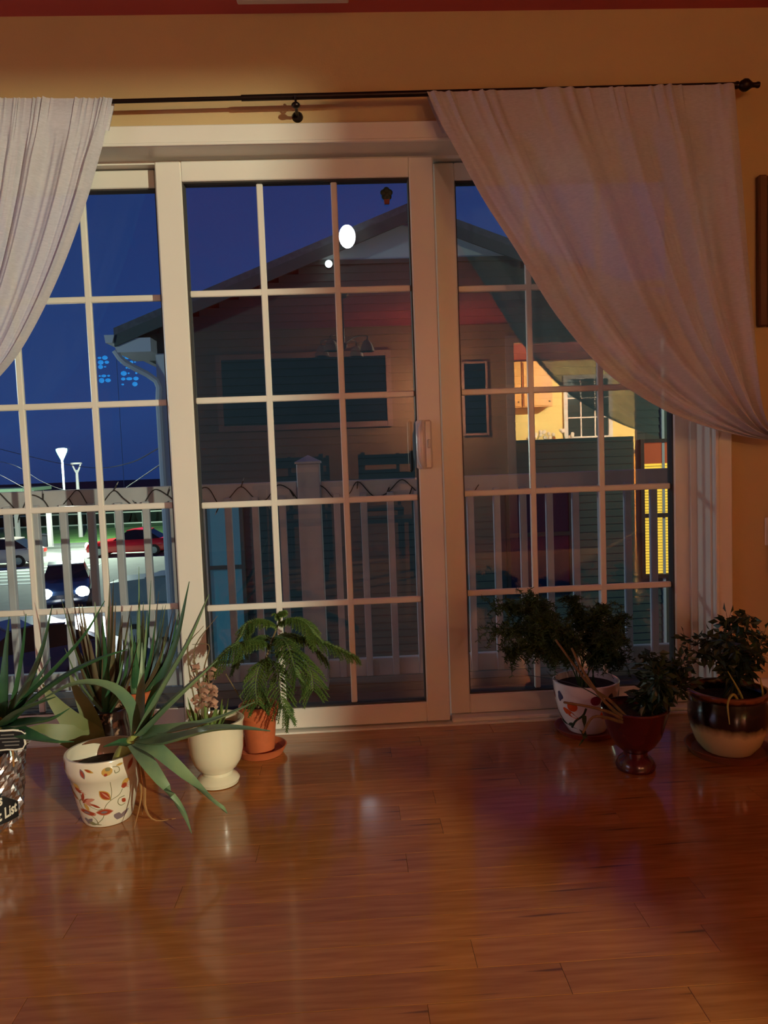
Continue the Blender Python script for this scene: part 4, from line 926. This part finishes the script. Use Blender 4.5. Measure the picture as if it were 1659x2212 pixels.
# lower wing to the right
MB().box(5.33, 11, HY+0.02, HY+6, -4, 2.2).build('wing', M_sid, ho)
MB().prism([(HY-0.3, 2.15), (HY+4.5, 4.0), (HY+4.5, 4.12), (HY-0.3, 2.27)], 'x', 5.2, 11.3).build('wing_roof', M_shin, ho)
# floodlight at the roof line
fl_c = at(750, 511, HY-0.62)
fd = empty('floodlight', (fl_c.x, HY-0.42, fl_c.z-0.1), 'glaring white floodlight on the neighbouring roof edge', 'light')
M_flood = mat('floodlight_glow', (236, 246, 255), 0.4, emit=5)
MB().ball((fl_c.x, HY-0.62, fl_c.z), 0.13, 20, (0.9, 0.6, 1.25)).build('lamp_lens', M_flood, fd, smooth=True)
MB().tube([(fl_c.x, HY-0.56, fl_c.z), (fl_c.x, HY-0.46, fl_c.z)], [0.12, 0.07], 16).build('housing', M_dfr, fd, smooth=True)
MB().tube([(fl_c.x, HY-0.47, fl_c.z), (fl_c.x, HY-0.43, fl_c.z-0.06)], 0.03, 8).build('bracket', M_dfr, fd)
g_c = at(710, 570, HY-0.16)
pl_ = empty('porch_bulb', (g_c.x, HY-0.03, g_c.z-0.03), 'small round white bulb on the neighbouring gable below the floodlight', 'light')
MB().ball((g_c.x, HY-0.16, g_c.z), 0.055, 14).build('globe', mat('bulb_glow', (226, 250, 250), 0.4, emit=3.0), pl_, smooth=True)
MB().tube([(g_c.x, HY-0.11, g_c.z), (g_c.x, HY-0.03, g_c.z)], [0.03, 0.045], 10).build('socket', M_dfr, pl_, smooth=True)

# ------------------------------------------------------------------ street
GZ = -4.0
MB().box(-70, 45, 1.4, 46.5, GZ-0.2, GZ).build('road', mat('pale_grey_asphalt', (150, 150, 146), 0.8, var=0.08, vscale=2), label='pale grey asphalt road and lot below the deck', cat='road', kind='structure')
MB().box(-90, 60, 46.5, 49.0, GZ-0.2, GZ+0.12).build('sidewalk', mat('grey_sidewalk_concrete', (128, 132, 126), 0.8), label='concrete sidewalk across the road', cat='sidewalk', kind='structure')
MB().box(-120, 80, 49.0, 66, GZ-0.2, GZ+0.16).build('lawn', mat('street_lit_grass', (112, 160, 84), 0.9, var=0.2, vscale=1.5), label='street-lit green lawn beyond the sidewalk', cat='grass', kind='structure')
MB().box(-300, 300, 66, 320, GZ-0.2, GZ+0.1).build('far_ground', mat('dark_far_field', (18, 26, 34), 0.95), label='dark field beyond the lawn', cat='ground', kind='structure')
b = MB(); rs = random.Random(2)
for i in range(150):
    x = -75 + i*0.75 + rs.uniform(-0.3, 0.3); y = 66+rs.uniform(0, 3); b.ball((x, y, GZ+0.9), rs.uniform(0.9, 1.5), 8, (1, 1, rs.uniform(0.9, 1.25)))
b.build('hedge', mat('dark_hedge_leaves', (30, 58, 48), 0.9, var=0.4, vscale=6), smooth=True, label='long dark hedge behind the lawn', cat='hedge', kind='stuff')
for i in range(6):
    MB().box(-19.5, -12.6, 31.4+i*1.15, 31.4+i*1.15+0.5, GZ, GZ+0.012).build('crosswalk_stripe', mat('white_road_paint', (226, 230, 226), 0.7), label=('nearest', 'second nearest', 'third nearest', 'fourth nearest', 'fifth nearest', 'farthest')[i] + ' painted white crosswalk stripe on the road', cat='road marking', group='crosswalk stripes on the road')
# white rail fence
fe = empty('rail_fence', (-20, 60, GZ+0.16), 'white two-rail fence along the far lawn', 'fence')
M_fw = mat('white_fence_paint', (214, 226, 208), 0.6)
for i in range(12): MB().box(-34+i*2.2-0.05, -34+i*2.2+0.05, 59.95, 60.05, GZ+0.1, GZ+1.45).build('post', M_fw, fe)
for z in (0.45, 1.35): MB().box(-34.2, -9.6, 59.93, 60.0, GZ+z, GZ+z+0.10).build('rail', M_fw, fe)
# shelter with white columns
sh = empty('shelter', (-24, 49, GZ+0.12), 'flat-roofed shelter on slim white columns at the far left', 'shelter')
MB().box(-34, -20.6, 47.5, 52.5, -0.34, -0.10, 0.03).build('roof', mat('pale_green_roof', (150, 180, 150), 0.6), sh)
for x, y in ((-24.4, 52.0), (-22.6, 51.2), (-33, 48.2), (-28.5, 48.2)): MB().box(x-0.13, x+0.13, y-0.13, y+0.13, GZ+0.1, -0.34).build('column', mat('white_column', (226, 214, 216), 0.6), sh)
def bollard_post(px, Y, label):
    p = at(px, 1150, Y); MB().prism([(p.x-0.16, GZ), (p.x+0.16, GZ), (p.x+0.16, GZ+0.12), (p.x+0.13, GZ+0.14), (p.x+0.13, -1.2), (p.x, -1.05), (p.x-0.13, -1.2), (p.x-0.13, GZ+0.14), (p.x-0.16, GZ+0.12)], 'y', Y-0.13, Y+0.13).build('white_post', MATS['white_column'], label=label, cat='post')
bollard_post(108, 46.9, 'square white post standing at the curb left of the street lamps')
M_ggl = mat('street_lamp_glow', (170, 255, 206), 0.4, emit=2.4)
M_pole = mat('pale_steel_pole', (176, 190, 182), 0.5, metal=0.2)
def street_lamp(px, pyh, Y, lit, label, wd=0.07):
    p = at(px, pyh, Y); t_ = empty('street_lamp', (p.x, Y, GZ), label, 'street lamp')
    MB().tube([(p.x, Y, GZ), (p.x, Y, GZ+0.3), (p.x, Y, GZ+0.32), (p.x, Y, p.z-0.3)], [wd*2, wd*1.8, wd, wd*0.9], 12).build('pole', M_pole, t_, smooth=True)
    if lit:
        MB().tube([(p.x, Y, p.z-0.42), (p.x, Y, p.z-0.15), (p.x, Y, p.z+0.12), (p.x, Y, p.z+0.22)], [0.07, 0.20, 0.31, 0.30], 20).build('lamp_head', M_ggl, t_, smooth=True)
        MB().tube([(p.x, Y, p.z+0.22), (p.x, Y, p.z+0.27)], [0.34, 0.20], 20).build('cap', M_pole, t_, smooth=True)
        L = bpy.data.lights.new('street_lamp_light', 'POINT'); L.energy = 7500; L.color = (0.78, 1.0, 0.80); L.shadow_soft_size = 0.3
        lo = bpy.data.objects.new('street_lamp_light', L); COL.objects.link(lo); lo.parent = t_; lo.location = Vector((p.x+0.5, Y-0.6, p.z+0.1)) - WL[t_]
    else:
        for s2 in (-1, 1): MB().tube([(p.x, Y, p.z-0.55), (p.x+s2*0.18, Y, p.z-0.2), (p.x+s2*0.30, Y, p.z+0.12)], [0.08, 0.06, 0.05], 8).build('arm', MATS['white_column'], t_, smooth=True)
        MB().tube([(p.x, Y, p.z+0.10), (p.x, Y, p.z+0.22)], [0.40, 0.38], 20).build('cap', MATS['white_column'], t_, smooth=True)
        MB().tube([(p.x, Y, p.z-0.55), (p.x, Y, GZ)], [0.10, 0.16], 12).build('sleeve', MATS['white_column'], t_, smooth=True)
street_lamp(133, 978, 43.7, True, 'lit street lamp with a glowing green-white cone head')
street_lamp(165, 1006, 52.7, False, 'unlit pale street lamp with a forked head')
# trash bin and sign post
p = at(94, 1172, 47.2); tb = empty('trash_bin', (p.x, 47.2, GZ+0.12), 'dark trash bin on the sidewalk beside the white post', 'bin')
MB().prism([(p.x-0.34, GZ+0.12), (p.x+0.34, GZ+0.12), (p.x+0.38, GZ+0.85), (p.x-0.38, GZ+0.85)], 'y', 46.9, 47.5).build('bin_body', mat('dark_grey_plastic', (62, 64, 74), 0.6), tb)
MB().box(p.x-0.42, p.x+0.42, 46.85, 47.55, GZ+0.85, GZ+0.95, 0.02).build('lid', MATS['dark_grey_plastic'], tb)
# made-up glowing blobs standing in for a blue glow in the glass
sg = empty('blue_glow_stand_in', at(255, 835, 70), 'two made-up clusters of blue glow high above the street, for a glow in the glass', 'added glow')
M_blue = mat('stand_in_blue_glow', (40, 150, 235), 0.5, emit=0.55); rs = random.Random(9)
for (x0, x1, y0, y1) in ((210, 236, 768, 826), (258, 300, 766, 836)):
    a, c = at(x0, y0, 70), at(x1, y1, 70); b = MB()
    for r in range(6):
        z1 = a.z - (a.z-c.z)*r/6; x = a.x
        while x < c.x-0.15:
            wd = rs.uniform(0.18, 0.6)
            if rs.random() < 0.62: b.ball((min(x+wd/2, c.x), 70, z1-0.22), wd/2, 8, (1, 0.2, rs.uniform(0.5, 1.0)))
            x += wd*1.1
    b.build('glow_blobs', M_blue, sg, smooth=True)
p = at(255, 835, 70.3); MB().box(p.x-0.02, p.x+0.02, 70.3, 70.34, GZ, p.z+2.6).build('support', mat('sky_toned_pole', (60, 84, 130), 0.8), sg)  # thin sky-toned pole, added only to carry the blobs
# overhead cables
for i, (pp, nm) in enumerate((([(-60,955,20),(60,985,20),(130,1001,20),(210,1011,17),(280,1000,12),(347,966,8.9)], 'upper overhead cable sagging across the sky to the house'), ([(-60,990,20),(30,1005,24),(90,1040,32),(130,1056,40),(160,1062,46)], 'middle overhead cable dropping behind the railing'), ([(-60,1000,20),(0,1026,24),(45,1050,30),(75,1062,34)], 'lowest overhead cable at the far left'), ([(347,1003,8.9),(300,1035,14),(270,1055,20)], 'lower overhead cable running down from the house corner'))):
    MB().tube(spline([at(*q) for q in pp], 40), 0.011, 6).build('overhead_cable', mat('pale_grey_cable', (92, 104, 124), 0.6), smooth=True, label=nm, cat='cable')
# cars
def car(loc, yaw, body, label, tall=1.45, lights=False, L=4.5, on=True, panel=False):
    c = Vector(loc); t_ = empty('car', c, label, 'car')
    Rm = Matrix.Rotation(yaw, 3, 'Z')   # car built facing -Y
    def place(b):
        b.v = [tuple(c + Rm @ Vector(p)) for p in b.v]; return b
    hw = 0.86; hl = L/2; zs = tall/1.45
    sec = [(-hl, .38, .58, .70), (-hl+.08, .30, .74, .80), (-hl+.9, .26, .90*zs, .86), (-.55, .24, .98*zs, .86), (1.2, .24, .98*zs, .86), (hl-.35, .28, .96*zs, .84), (hl-.02, .36, .84*zs, .74)]
    b = MB(); V = []; F = []
    for y, z0, z1, w_ in sec:
        V += [(-w_*.92, y, z0), (w_*.92, y, z0), (w_, y, z0+.22), (w_, y, z1-.12), (w_*.88, y, z1), (-w_*.88, y, z1), (-w_, y, z1-.12), (-w_, y, z0+.22)]
    for i in range(len(sec)-1):
        for k_ in range(8): F.append((i*8+k_, i*8+(k_+1) % 8, (i+1)*8+(k_+1) % 8, (i+1)*8+k_))
    F.append(tuple(range(8))[::-1]); F.append(tuple((len(sec)-1)*8+k_ for k_ in range(8))); b.add(V, F)
    place(b).build('body', body, t_, smooth=True)
    cab = [(-.75, .90*zs, .93*zs, .80), (.0, .92*zs, tall-.04, .62), (.45, .92*zs, tall, .62), (1.15, .92*zs, tall-.04, .60), (2.2 if panel else 1.85, .90*zs, (1.35 if panel else .95)*zs, .74)]
    V = []; F = []
    for y, z0, z1, w_ in cab: V += [(-.80, y, z0), (.80, y, z0), (w_, y, z1), (-w_, y, z1)]
    for i in range(4):
        for k_ in range(4): F.append((i*4+k_, i*4+(k_+1) % 4, (i+1)*4+(k_+1) % 4, (i+1)*4+k_))
    F.append((3, 2, 1, 0)); F.append((16, 17, 18, 19)); b = MB(); b.add(V, F); place(b).build('cabin_panel' if panel else 'cabin_glass', body if panel else mat('dark_car_glass', (20, 26, 34), 0.12), t_)
    b = MB(); b.prism([(-.05, tall-.05), (.45, tall+.015), (1.18, tall-.05), (1.18, tall-.005), (.45, tall+.05), (-.05, tall-.005)], 'x', -.63, .63); place(b).build('roof', body, t_)
    for sx in (-1, 1):
        for y in (-hl+.80, hl-.85):
            b = MB(); b.tube([(sx*.68, y, .32), (sx*.88, y, .32)], .32, 18); wl = place(b).build('wheel', M_black, t_, smooth=True)
            b = MB(); b.tube([(sx*.87, y, .32), (sx*.895, y, .32)], .19, 12); place(b).build('hubcap', M_pole, wl, smooth=True)
        b = MB(); b.ball((sx*.60, -hl+.06, .66), .21, 14, (1.1, .5, .95)); hd = place(b).build('headlight', mat('headlight_on', (226, 242, 255), .3, emit=60) if lights else mat('headlight_soft', (255, 240, 224), .3, emit=3) if on else mat('headlight_off', (150, 160, 165), .2), t_, smooth=True)
        b = MB(); b.box(sx*.62-.16, sx*.62+.16, hl-.10, hl+.005, .62*zs, .80*zs, .02); place(b).build('tail_light', mat('tail_light_red', (255, 40, 26), .3, emit=2.5) if on else mat('tail_light_off', (110, 20, 18), .3), t_)
    if lights:
        for sx in (-1, 1):
            Ld = bpy.data.lights.new('headlight_beam', 'SPOT'); Ld.energy = 6500; Ld.spot_size = 0.85; Ld.spot_blend = 0.6; Ld.color = (0.86, 0.94, 1.0); Ld.shadow_soft_size = 0.1
            lo = bpy.data.objects.new('headlight_beam', Ld); COL.objects.link(lo); lo.parent = t_
            lo.location = Rm @ Vector((sx*.60, -hl-.12, .66)); d = Rm @ Vector((0, -1, -0.30)); lo.rotation_euler = d.to_track_quat('-Z', 'Y').to_euler()
    return t_
hA, hB = at(105, 1290, 24.4), at(183, 1290, 24.1)
mid = (hA+hB)/2; yawc = math.atan2(10, 27)
car((mid.x-0.75, mid.y+2.15, GZ), yawc*0.85, mat('night_blue_car_paint', (34, 52, 78), 0.25, coat=0.6), 'dark car facing the deck with blazing headlights', lights=True)
car((-12.1, 41.4, GZ), -math.pi/2-0.02, mat('bright_red_car_paint', (232, 26, 30), 0.3, coat=0.6), 'bright red car driving along the far side of the road', L=4.7)
car((-18.3, 38.6, GZ), -math.pi/2, mat('pinkish_white_car_paint', (236, 214, 206), 0.3, coat=0.6), 'pinkish white car at the left behind the crosswalk')
car((-4.05, 19.2, GZ), math.pi/2-0.1, mat('pale_green_grey_van_paint', (164, 186, 170), 0.4, coat=0.3), 'pale green-grey windowless van partly hidden by the house corner', tall=1.9, L=4.6, on=False, panel=True)
car((-7.5, 14.9, GZ), -0.9, mat('deep_blue_car_paint', (24, 56, 104), 0.25, coat=0.6), 'deep blue car parked close below the deck at the left', on=False)

# unseen pole lamp added out of frame at the left to light the neighbouring wall
ll = empty('left_fill_lamp', (-9.5, 3.5, GZ), 'tall pole lamp added beyond the left edge to light the neighbouring house', 'street lamp')
MB().tube([(-9.5, 3.5, GZ), (-9.5, 3.5, 2.6)], 0.09, 12).build('pole', M_pole, ll, smooth=True)
MB().box(-9.7, -9.1, 3.35, 3.65, 2.6, 2.75, 0.03).build('lamp_head', M_pole, ll)
MB().box(-9.6, -9.15, 3.4, 3.6, 2.585, 2.6).build('lens', M_ggl, ll)
L = bpy.data.lights.new('left_fill_light', 'POINT'); L.energy = LEFT_FILL_W; L.color = (0.70, 0.97, 1.0); L.shadow_soft_size = 0.25
lo = bpy.data.objects.new('left_fill_light', L); COL.objects.link(lo); lo.parent = ll; lo.location = Vector((-9.37, 3.5, 2.4)) - WL[ll]

nl_ = empty('right_fill_lamp', (7.6, 6.4, GZ), 'lamp post added beyond the right edge to light the neighbouring house', 'street lamp')  # unseen post lamp put in to brighten the right part of the house wall
MB().tube([(7.6, 6.4, GZ), (7.6, 6.4, 1.7)], 0.05, 12).build('pole', M_pole, nl_, smooth=True)
MB().tube([(7.6, 6.4, 2.02), (7.6, 6.4, 2.12)], [0.22, 0.05], 16).build('cap', M_dfr, nl_, smooth=True)
for a in (0.8, 2.4, 3.9, 5.5): MB().tube([(7.6+0.06*math.cos(a), 6.4+0.06*math.sin(a), 1.7), (7.6+0.16*math.cos(a), 6.4+0.16*math.sin(a), 2.03)], 0.008, 6).build('cage_bar', M_dfr, nl_)
L = bpy.data.lights.new('right_fill_light', 'POINT'); L.energy = 260; L.color = (0.86, 1.0, 0.66); L.shadow_soft_size = 0.08
lo = bpy.data.objects.new('right_fill_light', L); COL.objects.link(lo); lo.parent = nl_; lo.location = Vector((7.6, 6.4, 1.88)) - WL[nl_]

# ------------------------------------------------------------------ room behind the camera (seen mirrored in the glass)
# kitchen pendant
kx, ky, kz = 4.45, -7.0, 2.13
kl = empty('pendant_lamp', (kx, ky, kz), 'small bright warm bulb pendant in the kitchen', 'lamp')
MB().tube([(kx, ky, ZC), (kx, ky, ZC-0.03)], [0.06, 0.05], 16).build('canopy', M_iron, kl, smooth=True)
MB().tube([(kx, ky, ZC-0.03), (kx, ky, kz+0.06)], 0.006, 8).build('cord', M_iron, kl)
MB().tube([(kx, ky, kz+0.10), (kx, ky, kz+0.05)], [0.018, 0.024], 12).build('socket', M_iron, kl, smooth=True)
L = bpy.data.lights.new('kitchen_bulb', 'POINT'); L.energy = KITCHEN_W; L.color = (0.93, 0.96, 0.71); L.shadow_soft_size = 0.028
lo = bpy.data.objects.new('kitchen_bulb', L); COL.objects.link(lo); lo.parent = kl; lo.location = (0, 0, 0)
# kitchen cabinets and counter
M_oakc = mat('honey_oak_cabinet', (214, 148, 56), 0.4, var=0.12, vscale=5, stretch=(8, 8, 1))
def wall_cab(x0, x1, label):
    t_ = empty('wall_cabinet', ((x0+x1)/2, -8.9, 1.62), label, 'cabinet')
    MB().box(x0, x1, -9.08, -8.76, 1.62, 2.30).build('cabinet_body', M_oakc, t_)
    d = MB().box(x0+0.015, x1-0.015, -8.76, -8.74, 1.635, 2.285, 0.004).build('cabinet_door', M_oakc, t_); MB().ball((x1-0.05, -8.73, 1.70), 0.012, 10).build('knob', M_iron, d, smooth=True)
wall_cab(3.15, 3.60, 'honey oak kitchen wall cabinet nearest the window'); wall_cab(2.68, 3.13, 'honey oak kitchen wall cabinet left of the other'); wall_cab(5.0, 5.6, 'honey oak kitchen wall cabinet right of the window')
for i, (x0, x1) in enumerate(((2.6, 3.4), (3.41, 4.2), (4.21, 5.0))):
    t_ = empty('base_cabinet', ((x0+x1)/2, -8.8, 0), ('left', 'middle', 'right')[i]+' honey oak base cabinet under the kitchen counter', 'cabinet')
    MB().box(x0, x1, -9.078, -8.5, 0, 0.88).build('cabinet_body', M_oakc, t_)
    for a, b_ in ((x0+0.01, (x0+x1)/2-0.005), ((x0+x1)/2+0.005, x1-0.01)): MB().box(a, b_, -8.5, -8.48, 0.1, 0.86, 0.004).build('cabinet_door', M_oakc, t_)
MB().box(2.58, 5.05, -9.08, -8.46, 0.885, 0.92, 0.006).build('worktop', mat('dark_counter', (84, 76, 66), 0.3), label='dark worktop along the kitchen back wall', cat='worktop')
t_ = empty('window_1', (4.2, -9.07, 1.15), 'white kitchen window over the counter', 'window', kind='structure')
b = MB()
for (a, b_, c, d) in ((3.85, 3.91, 1.10, 2.1), (4.55, 4.61, 1.10, 2.1), (3.91, 4.55, 1.10, 1.16), (3.91, 4.55, 2.04, 2.1)): b.box(a, b_, -9.08, -9.03, c, d)
b.build('window_frame', M_white, t_)
for x in (4.12, 4.34): MB().box(x-0.01, x+0.01, -9.07, -9.045, 1.16, 2.04).build('muntin', M_white, t_)
for z in (1.45, 1.75): MB().box(3.91, 4.55, -9.07, -9.046, z-0.01, z+0.01).build('muntin', M_white, t_)
MB().box(3.91, 4.55, -9.075, -9.07, 1.16, 2.04).build('pane', mat('night_window', (16, 30, 34), 0.1), t_)
rs = random.Random(3)
for i, x in enumerate((3.3, 3.55, 3.8)):
    p = Vector((x, -8.75, 0.921)); t_ = empty('flower_vase', p, ('left', 'middle', 'right')[i]+' white vase of flowers on the kitchen worktop', 'vase')
    MB().lathe(p, [(0.04, 0), (0.055, 0.02), (0.06, 0.08), (0.04, 0.14), (0.045, 0.16), (0.04, 0.16), (0.03, 0.02)], 20).build('vase', M_white, t_, smooth=True)
    for k_ in range(7):
        a = rs.random()*6.28; q = p + Vector((0.10*math.cos(a), 0.10*math.sin(a), rs.uniform(0.22, 0.34))); st = MB().tube([p+Vector((0, 0, 0.1)), q], 0.003, 5).build('stalk', M_leafd, t_); MB().ball(q, 0.03, 8).build('blossom', mat('pale_blossom', (236, 226, 210), 0.7), st, smooth=True)
hw_ = empty('breakfast_bar', (3.0, YB-0.2, 0), 'half-height bar wall with a dark top in the kitchen opening', 'bar')
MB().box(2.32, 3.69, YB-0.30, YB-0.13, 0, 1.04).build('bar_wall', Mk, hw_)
MB().box(2.32, 3.69, YB-0.40, YB-0.125, 1.04, 1.075, 0.005).build('bar_top', MATS['dark_counter'], hw_)
# big framed picture on the back wall, small framed one near the opening
def framed(x0, x1, z0, z1, wd, col, label):
    t_ = empty('wall_picture', ((x0+x1)/2, YB+0.01, z0), label, 'picture')
    for (a, b_, c, d) in ((x0, x0+wd, z0, z1), (x1-wd, x1, z0, z1), (x0+wd, x1-wd, z0, z0+wd), (x0+wd, x1-wd, z1-wd, z1)): MB().box(a, b_, YB, YB+0.03, c, d, 0.004).build('frame_side', mat('pale_frame_wood', (226, 196, 172), 0.5), t_)
    MB().box(x0+wd, x1-wd, YB, YB+0.012, z0+wd, z1-wd).build('print', col, t_)
framed(-0.86, 0.99, 1.27, 2.08, 0.06, mat('dark_blue_print', (34, 34, 52), 0.4, var=0.3, vscale=5), 'wide dark picture in a pale frame on the wall behind the camera')
framed(1.76, 2.04, 1.14, 1.94, 0.025, mat('deep_blue_print', (22, 34, 66), 0.3, var=0.2), 'narrow blue picture beside the kitchen opening')
# chandelier
cx, cy, cz = 0.50, -4.0, 1.93
ch = empty('chandelier', (cx, cy, cz), 'unlit metal chandelier with frosted bell shades behind the camera', 'chandelier')
M_chrome = mat('brushed_nickel', (176, 168, 160), 0.2, metal=1.0)
MB().tube([(cx, cy, ZC), (cx, cy, ZC-0.025)], [0.06, 0.045], 16).build('canopy', M_chrome, ch, smooth=True)
MB().tube([(cx, cy, ZC-0.02), (cx, cy, cz-0.03)], 0.008, 8).build('rod', M_chrome, ch); MB().ball((cx, cy, cz-0.03), 0.03, 12).build('hub', M_chrome, ch, smooth=True)
for i in range(4):
    a = 0.5+i*math.pi/2; d = Vector((math.cos(a), math.sin(a), 0)); e_ = Vector((cx, cy, cz)) + d*0.22
    ar = MB().tube(spline([Vector((cx, cy, cz-0.03)), Vector((cx, cy, cz))+d*0.10+Vector((0, 0, 0.03)), e_+Vector((0, 0, 0.03)), e_+Vector((0, 0, -0.01))], 12), 0.006, 8).build('arm', M_chrome, ch, smooth=True)
    MB().lathe((e_.x, e_.y, e_.z-0.10), [(0.062, 0), (0.055, 0.03), (0.040, 0.07), (0.022, 0.09), (0.018, 0.088), (0.034, 0.068), (0.050, 0.03), (0.058, 0)], 20).build('shade', mat('frosted_glass_shade', (246, 238, 222), 0.4), ar, smooth=True)
# dining table and chairs
M_dkw = mat('dark_stained_wood', (44, 28, 24), 0.35, var=0.15)
tx, ty = 0.45, -4.15
tb = empty('dining_table', (tx, ty, 0), 'dark wooden dining table under the chandelier', 'table')
MB().box(tx-0.75, tx+0.75, ty-0.45, ty+0.45, 0.71, 0.745, 0.006).build('tabletop', M_dkw, tb)
for sx in (-1, 1):
    for sy in (-1, 1): MB().box(tx+sx*0.68-0.03, tx+sx*0.68+0.03, ty+sy*0.38-0.03, ty+sy*0.38+0.03, 0, 0.71).build('leg', M_dkw, tb)
def chair(x, y, yaw, label):
    c = Vector((x, y, 0)); t_ = empty('dining_chair', c, label, 'chair', 'dining chairs round the table'); Rm = Matrix.Rotation(yaw, 3, 'Z')
    def P(b): b.v = [tuple(c + Rm @ Vector(p)) for p in b.v]; return b
    P(MB().box(-0.21, 0.21, -0.21, 0.21, 0.43, 0.46, 0.006)).build('seat', M_dkw, t_)
    for sx in (-1, 1):
        P(MB().box(sx*0.19-0.018, sx*0.19+0.018, -0.20, -0.164, 0, 0.43)).build('leg', M_dkw, t_); P(MB().box(sx*0.19-0.018, sx*0.19+0.018, 0.17, 0.206, 0, 0.43)).build('leg', M_dkw, t_)
    b = MB()
    for sx in (-1, 1): b.box(sx*0.19-0.016, sx*0.19+0.016, 0.175, 0.205, 0.46, 0.98)
    for z in (0.60, 0.74, 0.88): b.box(-0.175, 0.175, 0.18, 0.20, z, z+0.08)
    P(b).build('backrest', M_dkw, t_)
chair(0.10, -3.45, math.pi*0+0.0+math.pi*0, 'dark dining chair at the near side of the table, left'); chair(0.80, -3.45, 0, 'dark dining chair at the near side of the table, right')
chair(0.10, -4.85, math.pi, 'dark dining chair at the far side of the table, left'); chair(0.80, -4.85, math.pi, 'dark dining chair at the far side of the table, right')
# television on the left wall (cool light from the left)
tv = empty('television', (XL+0.04, -1.85, 0.75), 'black wall television with a pale lavender picture on the left wall', 'television')
MB().box(XL+0.002, XL+0.045, -2.40, -1.20, 0.72, 1.40, 0.006).build('housing', M_black, tv)
M_scr = mat('television_picture', (196, 190, 236), 0.3, emit=TV_GLOW)
MB().box(XL+0.045, XL+0.047, -2.37, -1.23, 0.75, 1.37).build('screen', M_scr, tv)
# amber globe lamp added by the back wall as warm room fill
fx_, fy_ = 1.44, -5.10
fl2 = empty('room_fill_lamp', (fx_, fy_, 0), 'added fill lamp with a glowing amber globe by the back wall near the kitchen opening', 'lamp')
MB().tube([(fx_, fy_, 0), (fx_, fy_, 0.02), (fx_, fy_, 0.03)], [0.14, 0.14, 0.05], 24).build('base', M_iron, fl2, smooth=True)
MB().tube([(fx_, fy_, 0.03), (fx_, fy_, 1.45)], 0.010, 8).build('pole', M_iron, fl2)
MB().tube([(fx_, fy_, 1.42), (fx_, fy_, 1.455)], [0.02, 0.035], 16).build('socket', M_iron, fl2, smooth=True)
M_globe = mat('room_fill_globe', (255, 190, 156), 0.4, emit=ROOM_FILL_W / (math.pi * 4 * math.pi * 0.07**2))
MB().ball((fx_, fy_, 1.52), 0.07, 20).build('globe', M_globe, fl2, smooth=True)
